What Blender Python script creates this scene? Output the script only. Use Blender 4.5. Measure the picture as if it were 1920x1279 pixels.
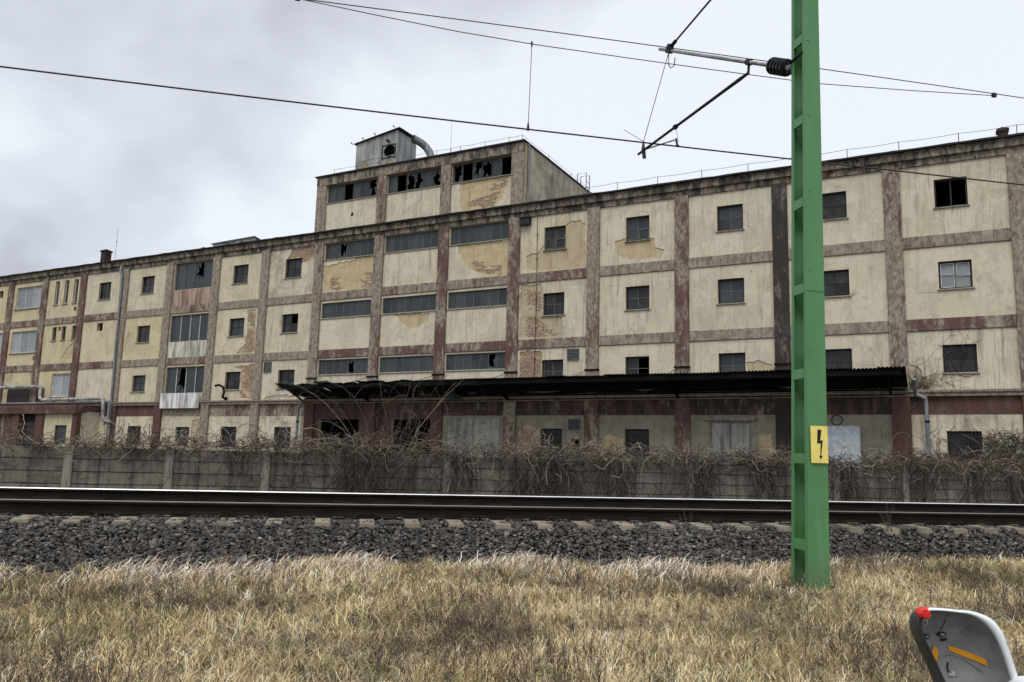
import bpy, math, random
import numpy as np
from mathutils import Vector, Matrix
from mathutils.geometry import delaunay_2d_cdt

for o in list(bpy.data.objects):
    bpy.data.objects.remove(o)
scene = bpy.context.scene
COL = scene.collection
random.seed(7)
rng = np.random.default_rng(7)
R = math.radians

# ------------------------------------------------------------------ camera
PITCH = math.atan(222 / 1500.0)
ROLL = math.atan(0.0265)
EYE = 1.55
cam_d = bpy.data.cameras.new('camera')
cam = bpy.data.objects.new('camera', cam_d)
COL.objects.link(cam)
r0 = Vector((1, 0, 0))
u0 = Vector((0, -math.sin(PITCH), math.cos(PITCH)))
fw = Vector((0, math.cos(PITCH), math.sin(PITCH)))
cr = r0 * math.cos(ROLL) + u0 * math.sin(ROLL)
cu = u0 * math.cos(ROLL) - r0 * math.sin(ROLL)
cam.matrix_world = Matrix(((cr.x, cu.x, -fw.x, 0), (cr.y, cu.y, -fw.y, 0), (cr.z, cu.z, -fw.z, EYE), (0, 0, 0, 1)))
cam_d.sensor_fit = 'HORIZONTAL'
cam_d.sensor_width = 36.0
cam_d.lens = 36.0 * 1500.0 / 1920.0
cam_d.clip_start = 0.05
cam_d.clip_end = 2000
scene.camera = cam

# ------------------------------------------------------------------ world
SUN_EL, SUN_AZ = 60.0, 205.0      # azimuth clockwise from +Y: behind the camera
world = bpy.data.worlds.new('World')
scene.world = world
world.use_nodes = True
wn = world.node_tree.nodes
wl = world.node_tree.links
wn.clear()
wout = wn.new('ShaderNodeOutputWorld')
bg = wn.new('ShaderNodeBackground')
bg.inputs['Strength'].default_value = 0.1
sky = wn.new('ShaderNodeTexSky')
sky.sky_type = 'NISHITA'
sky.sun_disc = False
sky.sun_elevation = R(SUN_EL)
sky.sun_rotation = R(SUN_AZ)
tc = wn.new('ShaderNodeTexCoord')
sep = wn.new('ShaderNodeSeparateXYZ')
wl.new(tc.outputs['Generated'], sep.inputs[0])


def wmath(op, a, b=None, c=None):
    m = wn.new('ShaderNodeMath')
    m.operation = op
    for i, v in enumerate((a, b, c)):
        if v is None:
            continue
        if isinstance(v, (int, float)):
            m.inputs[i].default_value = v
        else:
            wl.new(v, m.inputs[i])
    return m.outputs[0]


zz = wmath('ADD', wmath('MAXIMUM', sep.outputs[2], 0.0), 0.62)
cx_ = wmath('DIVIDE', sep.outputs[0], zz)
cy_ = wmath('DIVIDE', sep.outputs[1], zz)
comb = wn.new('ShaderNodeCombineXYZ')
wl.new(cx_, comb.inputs[0])
wl.new(cy_, comb.inputs[1])
comb.inputs[2].default_value = 3.7


def wnoise(scale, detail, rough, dist, offs):
    mp = wn.new('ShaderNodeMapping')
    mp.inputs['Location'].default_value = offs
    mp.inputs['Scale'].default_value = (scale, scale * 1.15, scale)
    wl.new(comb.outputs[0], mp.inputs[0])
    n = wn.new('ShaderNodeTexNoise')
    n.inputs['Scale'].default_value = 1.0
    n.inputs['Detail'].default_value = detail
    n.inputs['Roughness'].default_value = rough
    n.inputs['Distortion'].default_value = dist
    wl.new(mp.outputs[0], n.inputs['Vector'])
    return n.outputs[0]


big = wnoise(1.5, 4, 0.5, 0.15, (15.5, 5.1, 0))
fine = wnoise(4.2, 5, 0.5, 0.3, (9.3, 4.2, 2))
den = wmath('ADD', wmath('MULTIPLY', big, 0.74), wmath('MULTIPLY', fine, 0.22))
# the cloud bank thickens towards the left and thins towards the right and the horizon
bias = wmath('ADD', wmath('MULTIPLY', sep.outputs[0], 0.11), wmath('MULTIPLY', sep.outputs[2], -0.27))
den = wmath('ADD', den, wmath('MINIMUM', wmath('MAXIMUM', wmath('ADD', bias, 0.205), -0.02), 0.16))
cr_ = wn.new('ShaderNodeValToRGB')
cr_.color_ramp.elements[0].position = 0.40
cr_.color_ramp.elements[0].color = (0.42, 0.435, 0.495, 1)
cr_.color_ramp.elements[1].position = 0.57
cr_.color_ramp.elements[1].color = (0.86, 0.905, 0.99, 1)
e = cr_.color_ramp.elements.new(0.475)
e.color = (0.62, 0.655, 0.75, 1)
wl.new(den, cr_.inputs[0])
cs = wn.new('ShaderNodeMix')
cs.data_type = 'RGBA'
cs.blend_type = 'MULTIPLY'
cs.inputs[0].default_value = 1.0
wl.new(cr_.outputs[0], cs.inputs[6])
cs.inputs[7].default_value = (7.0, 6.95, 6.75, 1)
mx = wn.new('ShaderNodeMix')
mx.data_type = 'RGBA'
mx.inputs[0].default_value = 0.93
wl.new(sky.outputs[0], mx.inputs[6])
wl.new(cs.outputs[2], mx.inputs[7])
wl.new(mx.outputs[2], bg.inputs[0])
wl.new(bg.outputs[0], wout.inputs[0])

sun_d = bpy.data.lights.new('sun', 'SUN')
sun_d.energy = 1.5
sun_d.angle = R(35)
sun_d.color = (1.0, 0.965, 0.91)
sun = bpy.data.objects.new('sun', sun_d)
COL.objects.link(sun)
az, el = R(SUN_AZ), R(SUN_EL)
sdir = Vector((math.sin(az) * math.cos(el), math.cos(az) * math.cos(el), math.sin(el)))
sun.rotation_euler = sdir.to_track_quat('Z', 'Y').to_euler()

scene.view_settings.view_transform = 'Standard'
scene.view_settings.look = 'None'
scene.view_settings.gamma = 1.0
scene.view_settings.use_curve_mapping = False
scene.view_settings.exposure = 0.60

# ------------------------------------------------------------------ helpers
TA = math.atan2(0.20209, 0.97937)          # direction of the tracks
FA = math.atan2(-0.46854, 0.88344)         # direction of the facade
F0 = Vector((15.930, 30.037, 0.0))


class MB:
    def __init__(self):
        self.v, self.f, self.m = [], [], []

    def quad(self, a, b, c, d, mi=0):
        n = len(self.v)
        self.v += [a, b, c, d]
        self.f.append((n, n + 1, n + 2, n + 3))
        self.m.append(mi)
        return self

    def box(self, x0, y0, z0, x1, y1, z1, mi=0):
        n = len(self.v)
        self.v += [(x0, y0, z0), (x1, y0, z0), (x1, y1, z0), (x0, y1, z0), (x0, y0, z1), (x1, y0, z1), (x1, y1, z1), (x0, y1, z1)]
        for q in ((0, 3, 2, 1), (4, 5, 6, 7), (0, 1, 5, 4), (1, 2, 6, 5), (2, 3, 7, 6), (3, 0, 4, 7)):
            self.f.append(tuple(n + i for i in q))
            self.m.append(mi)
        return self

    def hexa(self, pts, mi=0):
        """eight points ordered like box()"""
        n = len(self.v)
        self.v += [tuple(p) for p in pts]
        for q in ((0, 3, 2, 1), (4, 5, 6, 7), (0, 1, 5, 4), (1, 2, 6, 5), (2, 3, 7, 6), (3, 0, 4, 7)):
            self.f.append(tuple(n + i for i in q))
            self.m.append(mi)
        return self

    def tube(self, pts, r, sides=6, mi=0, caps=True):
        pts = [Vector(p) for p in pts]
        rs = r if isinstance(r, (list, tuple)) else [r] * len(pts)
        n0 = len(self.v)
        ref = None
        for i, p in enumerate(pts):
            d = (pts[min(i + 1, len(pts) - 1)] - pts[max(i - 1, 0)]).normalized()
            if ref is None:
                ref = Vector((0, 0, 1)) if abs(d.z) < 0.9 else Vector((1, 0, 0))
            a = d.cross(ref).normalized()
            b = a.cross(d).normalized()
            ref = b
            for k in range(sides):
                t = 2 * math.pi * k / sides
                self.v.append(tuple(p + (a * math.cos(t) + b * math.sin(t)) * rs[i]))
        for i in range(len(pts) - 1):
            for k in range(sides):
                k2 = (k + 1) % sides
                self.f.append((n0 + i * sides + k, n0 + i * sides + k2, n0 + (i + 1) * sides + k2, n0 + (i + 1) * sides + k))
                self.m.append(mi)
        if caps:
            self.f.append(tuple(n0 + k for k in range(sides))[::-1])
            self.f.append(tuple(n0 + (len(pts) - 1) * sides + k for k in range(sides)))
            self.m += [mi, mi]
        return self

    def extrude_poly(self, pts, axis, d0, d1, mi=0):
        """pts 2D loop in the plane across axis; axis 'y': (x,z), 'x': (y,z), 'z': (x,y)"""
        def P(q, d):
            if axis == 'y':
                return (q[0], d, q[1])
            if axis == 'x':
                return (d, q[0], q[1])
            return (q[0], q[1], d)
        n0, n = len(self.v), len(pts)
        self.v += [P(q, d0) for q in pts] + [P(q, d1) for q in pts]
        self.f.append(tuple(n0 + i for i in range(n)))
        self.f.append(tuple(n0 + n + i for i in range(n))[::-1])
        self.m += [mi, mi]
        for i in range(n):
            j = (i + 1) % n
            self.f.append((n0 + i, n0 + n + i, n0 + n + j, n0 + j))
            self.m.append(mi)
        return self

    def mesh(self, name, base=(0, 0, 0), smooth=False):
        me = bpy.data.meshes.new(name)
        bx, by, bz = base
        me.from_pydata([(x - bx, y - by, z - bz) for x, y, z in self.v], [], self.f)
        if any(self.m):
            me.polygons.foreach_set('material_index', self.m)
        if smooth:
            me.polygons.foreach_set('use_smooth', [True] * len(self.f))
        me.update()
        return me


BASE = {}


def new(name, data, mats=None, parent=None, **props):
    o = bpy.data.objects.new(name, data)
    COL.objects.link(o)
    if data is not None and mats is not None:
        for m in (mats if isinstance(mats, (list, tuple)) else [mats]):
            if len(data.materials) < (len(mats) if isinstance(mats, (list, tuple)) else 1):
                data.materials.append(m)
    if parent is not None:
        o.parent = parent
        BASE[o] = BASE.get(parent, (0, 0, 0))
    for k, v in props.items():
        o[k] = v
    return o


def part(name, mb, mats, parent, smooth=False, **props):
    return new(name, mb.mesh(name, BASE.get(parent, (0, 0, 0)), smooth), mats, parent, **props)


def thing(name, label, cat, frame, base=(0, 0, 0), group=None):
    """Empty at its base; its parts' meshes are written in the frame's coordinates ('track', 'facade' or 'world')"""
    o = bpy.data.objects.new(name, None)
    COL.objects.link(o)
    ang, org = {'track': (TA, Vector((0, 0, 0))), 'facade': (FA, F0), 'world': (0.0, Vector((0, 0, 0)))}[frame]
    o.rotation_euler = (0, 0, ang)
    o.location = org + Matrix.Rotation(ang, 3, 'Z') @ Vector(base)
    BASE[o] = tuple(base)
    o['label'] = label
    o['category'] = cat
    if group:
        o['group'] = group
    return o


def np_mesh(name, verts, faces, cols=None, smooth=False):
    """verts (N,3), faces (M,k) uniform k, cols (N,3) point colours"""
    me = bpy.data.meshes.new(name)
    nv, (nf, k) = len(verts), faces.shape
    me.vertices.add(nv)
    me.vertices.foreach_set('co', verts.astype(np.float32).ravel())
    me.loops.add(nf * k)
    me.loops.foreach_set('vertex_index', faces.astype(np.int32).ravel())
    me.polygons.add(nf)
    me.polygons.foreach_set('loop_start', np.arange(0, nf * k, k, dtype=np.int32))
    me.polygons.foreach_set('loop_total', np.full(nf, k, dtype=np.int32))
    if smooth:
        me.polygons.foreach_set('use_smooth', np.ones(nf, dtype=bool))
    me.update(calc_edges=True)
    if cols is not None:
        ca = me.color_attributes.new('col', 'FLOAT_COLOR', 'POINT')
        c4 = np.ones((nv, 4), np.float32)
        c4[:, :3] = cols
        ca.data.foreach_set('color', c4.ravel())
    return me


def paths_to_tubes(P, rad, cols, sides=3):
    """P (N,K,3), rad (N,) or (N,K), cols (N,3) -> verts, faces, cols"""
    N, K, _ = P.shape
    d = np.empty_like(P)
    d[:, 1:-1] = P[:, 2:] - P[:, :-2]
    d[:, 0] = P[:, 1] - P[:, 0]
    d[:, -1] = P[:, -1] - P[:, -2]
    d /= np.linalg.norm(d, axis=2, keepdims=True) + 1e-9
    ref = np.array([0.31, 0.52, 0.79])
    a = np.cross(d, ref)
    a /= np.linalg.norm(a, axis=2, keepdims=True) + 1e-9
    b = np.cross(a, d)
    if rad.ndim == 1:
        rad = np.repeat(rad[:, None], K, 1)
    V = np.empty((N, K, sides, 3))
    for s in range(sides):
        t = 2 * math.pi * s / sides
        V[:, :, s] = P + (a * math.cos(t) + b * math.sin(t)) * rad[:, :, None]
    idx = np.arange(N * K * sides).reshape(N, K, sides)
    F = []
    for s in range(sides):
        s2 = (s + 1) % sides
        F.append(np.stack([idx[:, :-1, s], idx[:, :-1, s2], idx[:, 1:, s2], idx[:, 1:, s]], -1).reshape(-1, 4))
    C = np.repeat(cols, K * sides, 0)
    return V.reshape(-1, 3), np.concatenate(F), C


# ------------------------------------------------------------------ materials
class NT:
    def __init__(self, name, rough=0.9, spec=0.3, metal=0.0):
        self.mat = bpy.data.materials.new(name)
        self.mat.use_nodes = True
        self.n = self.mat.node_tree.nodes
        self.l = self.mat.node_tree.links
        self.n.clear()
        self.out = self.n.new('ShaderNodeOutputMaterial')
        self.b = self.n.new('ShaderNodeBsdfPrincipled')
        self.b.inputs['Roughness'].default_value = rough
        self.b.inputs['Specular IOR Level'].default_value = spec
        self.b.inputs['Metallic'].default_value = metal
        self.l.new(self.b.outputs[0], self.out.inputs[0])
        self.tc = self.n.new('ShaderNodeTexCoord')

    def set(self, sock, v):
        if isinstance(v, (int, float)):
            sock.default_value = v
        elif isinstance(v, (tuple, list)):
            sock.default_value = tuple(v) + ((1,) if len(v) == 3 and sock.type == 'RGBA' else ())
        else:
            self.l.new(v, sock)

    def map(self, scale=(1, 1, 1), loc=(0, 0, 0), src='Object', obrand=False):
        m = self.n.new('ShaderNodeMapping')
        m.inputs['Scale'].default_value = scale
        m.inputs['Location'].default_value = loc
        self.l.new(self.tc.outputs[src], m.inputs[0])
        if obrand:
            oi = self.n.new('ShaderNodeObjectInfo')
            c = self.n.new('ShaderNodeVectorMath')
            c.operation = 'SCALE'
            c.inputs[0].default_value = (37.0, 17.0, 53.0)
            self.l.new(oi.outputs['Random'], c.inputs['Scale'])
            self.l.new(c.outputs[0], m.inputs['Location'])
        return m.outputs[0]

    def noise(self, vec, scale, detail=4, rough=0.55, dist=0.0):
        t = self.n.new('ShaderNodeTexNoise')
        t.inputs['Scale'].default_value = scale
        t.inputs['Detail'].default_value = detail
        t.inputs['Roughness'].default_value = rough
        t.inputs['Distortion'].default_value = dist
        self.l.new(vec, t.inputs['Vector'])
        return t.outputs[0]

    def voro(self, vec, scale, feature='F1', out='Distance'):
        t = self.n.new('ShaderNodeTexVoronoi')
        t.feature = feature
        t.inputs['Scale'].default_value = scale
        self.l.new(vec, t.inputs['Vector'])
        return t.outputs[out]

    def ramp(self, fac, a, b, ca=(0, 0, 0), cb=(1, 1, 1)):
        r = self.n.new('ShaderNodeMapRange')
        r.interpolation_type = 'SMOOTHSTEP'
        self.l.new(fac, r.inputs['Value'])
        self.set(r.inputs['From Min'], a)
        self.set(r.inputs['From Max'], b)
        return r.outputs[0]

    def math(self, op, a, b=None):
        m = self.n.new('ShaderNodeMath')
        m.operation = op
        self.set(m.inputs[0], a)
        if b is not None:
            self.set(m.inputs[1], b)
        return m.outputs[0]

    def mix(self, fac, a, b, mode='MIX'):
        m = self.n.new('ShaderNodeMix')
        m.data_type = 'RGBA'
        m.blend_type = mode
        self.set(m.inputs[0], fac)
        self.set(m.inputs[6], a)
        self.set(m.inputs[7], b)
        return m.outputs[2]

    def attr(self, name, obj=True):
        a = self.n.new('ShaderNodeAttribute')
        a.attribute_type = 'OBJECT' if obj else 'GEOMETRY'
        a.attribute_name = name
        return a.outputs['Fac'] if obj else a.outputs['Color']

    def rand(self):
        return self.n.new('ShaderNodeObjectInfo').outputs['Random']

    def axis(self, i, src='Object'):
        s = self.n.new('ShaderNodeSeparateXYZ')
        self.l.new(self.tc.outputs[src], s.inputs[0])
        return s.outputs[i]

    def bump(self, h, strength=0.4, dist=0.02):
        b = self.n.new('ShaderNodeBump')
        b.inputs['Strength'].default_value = strength
        b.inputs['Distance'].default_value = dist
        self.l.new(h, b.inputs['Height'])
        self.l.new(b.outputs[0], self.b.inputs['Normal'])

    def done(self, col):
        self.set(self.b.inputs['Base Color'], col)
        return self.mat


def simple(name, col, rough=0.8, metal=0.0, var=0.25, scale=8.0, spec=0.3, dark=None, streak=False):
    n = NT(name, rough, spec, metal)
    v = n.map((1, 1, 0.15 if streak else 1))
    a = n.noise(v, scale, 5, 0.6)
    d = dark or tuple(c * (1 - var * 1.6) for c in col)
    c = n.mix(n.ramp(a, 0.35, 0.65), d, tuple(min(1, c * (1 + var * .4)) for c in col))
    n.bump(a, 0.15, 0.01)
    return n.done(c)


def mat_plaster():
    n = NT('aged_cream_plaster', 0.92, 0.15)
    v = n.map()
    yel = n.attr('yellow')
    grime = n.attr('grime')
    lo = n.noise(v, 0.45, 4, 0.6, 0.4)
    mid = n.noise(n.map((1, 1, 1)), 2.6, 6, 0.65, 0.3)
    strk = n.noise(n.map((5.5, 3, 0.38)), 1.0, 5, 0.62, 0.2)
    strk2 = n.noise(n.map((16, 6, 0.9), (4, 1, 7)), 1.0, 4, 0.6)
    fine = n.noise(n.map(), 26, 4, 0.7)
    base = n.mix(yel, (0.58, 0.525, 0.40), (0.57, 0.48, 0.295))
    pale = n.mix(yel, (0.66, 0.61, 0.485), (0.63, 0.555, 0.365))
    c = n.mix(n.ramp(lo, 0.35, 0.68), base, pale)
    c = n.mix(n.math('MULTIPLY', n.ramp(lo, 0.48, 0.75), 0.35), c, (0.48, 0.36, 0.28))
    c = n.mix(n.math('MULTIPLY', n.ramp(mid, 0.48, 0.72), 0.42), c, (0.38, 0.335, 0.26))
    c = n.mix(n.math('MULTIPLY', n.ramp(strk, 0.50, 0.72), n.math('ADD', n.math('MULTIPLY', n.rand(), 0.48), n.math('ADD', 0.08, n.math('MULTIPLY', grime, 0.45)))), c, (0.215, 0.19, 0.145))
    c = n.mix(n.math('MULTIPLY', n.ramp(strk2, 0.52, 0.72), n.math('MULTIPLY', n.rand(), 0.65)), c, (0.24, 0.21, 0.16))
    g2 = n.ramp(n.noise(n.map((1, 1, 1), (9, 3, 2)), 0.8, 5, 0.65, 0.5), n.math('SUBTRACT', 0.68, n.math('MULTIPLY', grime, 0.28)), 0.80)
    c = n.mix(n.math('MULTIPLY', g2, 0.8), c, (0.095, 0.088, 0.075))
    c = n.mix(n.math('MULTIPLY', n.ramp(fine, 0.56, 0.70), 0.5), c, (0.25, 0.215, 0.155))
    bl = n.noise(n.map((1.1, 1, .7), (41, 3, 6)), 0.95, 6, 0.62, 0.25)
    rim_ = n.math('MULTIPLY', n.ramp(bl, 0.50, 0.535), n.ramp(bl, 0.60, 0.545))
    c = n.mix(n.math('MULTIPLY', rim_, 0.22), c, (0.27, 0.225, 0.155))
    c = n.mix(n.math('MULTIPLY', n.ramp(bl, 0.53, 0.68), 0.36), c, (0.31, 0.275, 0.21))
    cr1 = n.ramp(n.voro(n.map((1, 1, 1), (3, 2, 1)), 0.55, 'DISTANCE_TO_EDGE'), 0.006, 0.0)
    crm = n.math('MULTIPLY', cr1, n.ramp(n.noise(n.map((1, 1, 1), (31, 3, 2)), 0.6, 2), 0.56, 0.62))
    c = n.mix(n.math('MULTIPLY', crm, 0.8), c, (0.09, 0.08, 0.065))
    c = n.mix(n.attr('soot'), c, n.mix(n.ramp(mid, .3, .7), (0.135, 0.128, 0.10), (0.25, 0.235, 0.185)))  # dark tint puts the shade under the canopy into the plaster colour
    n.bump(n.math('ADD', n.math('MULTIPLY', fine, 0.5), mid), 0.5, 0.03)
    return n.done(c)


def mat_under():
    n = NT('yellow_undercoat_and_brick', 0.92, 0.15)
    br = n.attr('brick')
    y = n.attr('yellow')
    t = n.n.new('ShaderNodeTexBrick')
    sw = n.n.new('ShaderNodeSeparateXYZ')
    n.l.new(n.tc.outputs['Object'], sw.inputs[0])
    cb = n.n.new('ShaderNodeCombineXYZ')
    n.l.new(sw.outputs[0], cb.inputs[0])
    n.l.new(sw.outputs[2], cb.inputs[1])
    n.l.new(cb.outputs[0], t.inputs['Vector'])
    t.inputs['Scale'].default_value = 1.0
    t.inputs['Brick Width'].default_value = 0.27
    t.inputs['Row Height'].default_value = 0.085
    t.inputs['Mortar Size'].default_value = 0.012
    t.inputs['Color1'].default_value = (0.235, 0.145, 0.10, 1)
    t.inputs['Color2'].default_value = (0.36, 0.235, 0.145, 1)
    t.inputs['Mortar'].default_value = (0.40, 0.35, 0.25, 1)
    a = n.noise(n.map((1, 1, 1.6)), 1.7, 7, 0.72, 0.6)
    fine = n.noise(n.map(), 18, 4, 0.65)
    th = n.math('SUBTRACT', 0.86, n.math('MULTIPLY', br, 0.46))
    mask = n.ramp(a, n.math('SUBTRACT', th, 0.02), n.math('ADD', th, 0.02))
    yc = n.mix(n.ramp(n.noise(n.map(), 2.2, 4), 0.35, 0.65), (0.45, 0.355, 0.205), (0.52, 0.44, 0.28))
    yc = n.mix(y, (0.36, 0.33, 0.28), yc)
    yc = n.mix(n.math('MULTIPLY', n.ramp(fine, 0.55, 0.7), 0.4), yc, (0.28, 0.21, 0.12))
    c = n.mix(mask, yc, t.outputs['Color'])
    c = n.mix(n.math('MULTIPLY', n.ramp(n.noise(n.map((4, 4, .5)), 1.3, 4), 0.5, 0.75), 0.5), c, (0.17, 0.13, 0.095))
    n.bump(n.math('ADD', n.math('MULTIPLY', mask, n.math('SUBTRACT', 0.2, t.outputs['Fac'])), n.math('MULTIPLY', fine, 0.3)), 0.6, 0.03)
    return n.done(c)


def mat_maroon():
    n = NT('peeling_maroon_paint', 0.88, 0.2)
    w = n.attr('wear')
    dark = n.attr('grime')
    pk = n.noise(n.map((1.3, 1.3, 0.55)), 5.0, 9, 0.76, 0.35)
    lo = n.noise(n.map((1.2, 1.2, .5), (3, 8, 4)), 1.05, 4, 0.6, 0.3)
    v = n.math('ADD', n.math('MULTIPLY', pk, 0.5), n.math('MULTIPLY', lo, 0.5))
    th = n.math('SUBTRACT', 0.68, n.math('MULTIPLY', w, 0.36))
    peel = n.ramp(v, n.math('SUBTRACT', th, 0.025), n.math('ADD', th, 0.03))
    thin = n.ramp(v, n.math('SUBTRACT', th, 0.13), th)
    fine = n.noise(n.map((1, 1, .5)), 20, 5, 0.7)
    mar = n.mix(n.ramp(fine, 0.3, 0.7), (0.080, 0.040, 0.035), (0.122, 0.068, 0.058))
    fade = n.mix(n.math('MULTIPLY', thin, 0.6), mar, (0.18, 0.115, 0.10))
    bare = n.mix(n.ramp(n.noise(n.map((1, 1, .6)), 7, 5, 0.7), 0.35, 0.68), (0.19, 0.16, 0.13), (0.42, 0.375, 0.30))
    c = n.mix(n.math('MULTIPLY', peel, 0.80), fade, bare)
    fl = n.ramp(n.noise(n.map((2.2, 2, .8), (3, 3, 3)), 5.5, 6, 0.75), 0.67, 0.70)
    c = n.mix(n.math('MULTIPLY', fl, 0.85), c, (0.58, 0.55, 0.47))
    st = n.ramp(n.noise(n.map((7, 4, .35), (1, 8, 2)), 1.0, 5, 0.6), 0.50, 0.75)
    c = n.mix(n.math('MULTIPLY', st, 0.55), c, (0.075, 0.062, 0.055))
    g = n.ramp(n.noise(n.map((2, 2, .7), (5, 5, 2)), 1.3, 6, 0.7, 0.5), n.math('SUBTRACT', 0.82, n.math('MULTIPLY', dark, 0.66)), n.math('SUBTRACT', 0.98, n.math('MULTIPLY', dark, 0.62)))
    c = n.mix(n.math('MULTIPLY', g, 0.9), c, (0.032, 0.031, 0.030))
    n.bump(n.math('ADD', n.math('MULTIPLY', peel, -0.8), n.math('MULTIPLY', fine, 0.4)), 0.6, 0.02)
    return n.done(c)


def mat_glass(name, ca, cb, rough=0.25):
    n = NT(name, rough, 0.28)
    r = n.rand()
    a = n.noise(n.map((1, 1, .5), obrand=True), 2.3, 5, 0.6, 0.4)
    c = n.mix(r, ca, cb)
    c = n.mix(n.math('MULTIPLY', n.ramp(a, 0.45, 0.75), 0.30), c, (0.12, 0.125, 0.12))
    rr = n.math('ADD', n.math('MULTIPLY', a, 0.45), rough * 0.5)
    n.set(n.b.inputs['Roughness'], rr)
    return n.done(c)


M = {}
M['plaster'] = mat_plaster()
M['under'] = mat_under()
M['maroon'] = mat_maroon()
M['strip_glass'] = mat_glass('dusty_wired_glass', (0.024, 0.031, 0.034), (0.050, 0.060, 0.064))
M['glass'] = mat_glass('dark_window_glass', (0.008, 0.009, 0.010), (0.030, 0.034, 0.036), 0.12)
M['pale_glass'] = mat_glass('pale_curtained_glass', (0.20, 0.225, 0.24), (0.33, 0.36, 0.38))
M['shop_glass'] = mat_glass('grimy_shop_glass', (0.20, 0.25, 0.27), (0.27, 0.32, 0.34))
M['frame_dark'] = simple('black_brown_window_frame', (0.030, 0.026, 0.024), 0.7)
M['frame_grey'] = simple('grey_steel_glazing_bar', (0.15, 0.155, 0.15), 0.6)
M['frame_white'] = simple('weathered_white_frame', (0.64, 0.63, 0.60), 0.6)
M['sill'] = simple('stained_stone_sill', (0.27, 0.25, 0.20), 0.85)
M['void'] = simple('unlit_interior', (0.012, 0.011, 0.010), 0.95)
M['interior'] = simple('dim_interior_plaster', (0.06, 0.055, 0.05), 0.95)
M['rust'] = simple('rusty_sheet', (0.36, 0.27, 0.215), 0.85, var=0.5, scale=3, dark=(0.20, 0.135, 0.10), streak=True)
M['cream_sheet'] = simple('cream_painted_sheet', (0.56, 0.55, 0.46), 0.7, streak=True, scale=4, var=.35)
M['white_sheet'] = simple('white_painted_sheet', (0.66, 0.67, 0.65), 0.7, streak=True, scale=4, var=.35)
M['roofing'] = simple('tarred_roof_edge', (0.022, 0.021, 0.022), 0.8)
M['roof'] = simple('grey_roof_felt', (0.09, 0.088, 0.085), 0.95, scale=1.5)
M['canopy'] = simple('sooty_mossy_corrugated_sheet', (0.020, 0.023, 0.018), 0.9, scale=2.2, spec=.08, dark=(0.009, 0.009, 0.009))
M['canopy_green'] = simple('sooty_green_corrugated_sheet', (0.022, 0.052, 0.042), 0.7, var=0.4, scale=3)
M['beam'] = simple('sooty_steel_beam', (0.007, 0.007, 0.007), 0.8, spec=.1)
M['zinc'] = simple('zinc_pipe', (0.25, 0.26, 0.27), 0.5, 0.3, streak=True, scale=6)
M['lagging'] = simple('silver_pipe_lagging', (0.42, 0.41, 0.39), 0.55, 0.15, var=0.4, scale=5)
M['cabin'] = simple('grey_sheet_metal', (0.34, 0.35, 0.345), 0.6, 0.1, streak=True, scale=3, var=.3)
M['grille'] = simple('grey_vent_grille', (0.10, 0.115, 0.12), 0.6)
M['door'] = simple('grey_green_door', (0.30, 0.315, 0.28), 0.7, streak=True, scale=4, var=.3)
M['cabinet'] = simple('pale_blue_grey_cabinet', (0.52, 0.57, 0.60), 0.5, var=.15)
M['chimney'] = simple('sooty_brick', (0.05, 0.036, 0.032), 0.9, var=.4)
M['wire'] = simple('weathered_copper_wire', (0.055, 0.052, 0.055), 0.55, 0.2)
M['galv'] = simple('galvanised_steel', (0.33, 0.32, 0.34), 0.5, 0.3, scale=5, var=.3)
M['black_steel'] = simple('black_steel', (0.022, 0.022, 0.03), 0.45, 0.2)
M['porcelain'] = simple('dark_glazed_insulator', (0.012, 0.012, 0.018), 0.15, spec=0.6)


def mat_mast():
    n = NT('mast_green_paint', 0.42, 0.4)
    a = n.noise(n.map((1, 1, .25)), 3.5, 5, 0.6)
    f = n.noise(n.map(), 45, 3, 0.6)
    c = n.mix(n.ramp(a, 0.3, 0.7), (0.080, 0.222, 0.084), (0.098, 0.258, 0.102))
    sp = n.ramp(n.noise(n.map((1, 1, .5), (2, 7, 1)), 16, 4, 0.7), 0.69, 0.73)
    c = n.mix(n.math('MULTIPLY', sp, 0.6), c, (0.035, 0.08, 0.04))
    rust = n.ramp(n.noise(n.map((1, 1, .6), (12, 7, 9)), 7, 6, 0.72), 0.685, 0.73)
    c = n.mix(n.math('MULTIPLY', rust, 0.55), c, (0.11, 0.062, 0.030))
    mud = n.math('MULTIPLY', n.ramp(n.axis(2), 0.55, 0.0), n.ramp(f, 0.35, 0.6))
    c = n.mix(n.math('MULTIPLY', mud, 0.65), c, (0.12, 0.105, 0.07))
    sp2 = n.ramp(n.noise(n.map((1.5, 1.5, .12)), 9, 4, 0.6), 0.55, 0.8)
    c = n.mix(n.math('MULTIPLY', sp2, 0.42), c, (0.16, 0.26, 0.16))
    n.bump(f, 0.12, 0.004)
    return n.done(c)


M['mast'] = mat_mast()
M['yellow'] = simple('sign_yellow', (0.90, 0.74, 0.20), 0.5, var=.06)
M['black'] = simple('sign_black', (0.012, 0.012, 0.012), 0.5)


def mat_rail(name, c0, c1, rough, metal):
    n = NT(name, rough, 0.4 if metal else 0.08, metal)
    a = n.noise(n.map((0.8, 6, 6)), 2.5, 6, 0.65)
    f = n.noise(n.map((3, 30, 30)), 4, 4, 0.6)
    c = n.mix(n.ramp(a, 0.3, 0.7), c0, c1)
    n.bump(f, 0.2, 0.003)
    return n.done(c)


M['rail_side'] = mat_rail('brown_rail_rust', (0.010, 0.008, 0.007), (0.021, 0.016, 0.013), 0.95, 0.0)
M['rail_head'] = mat_rail('polished_rail_head', (0.80, 0.80, 0.82), (0.9, 0.9, 0.92), 0.38, 0.35)


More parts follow.
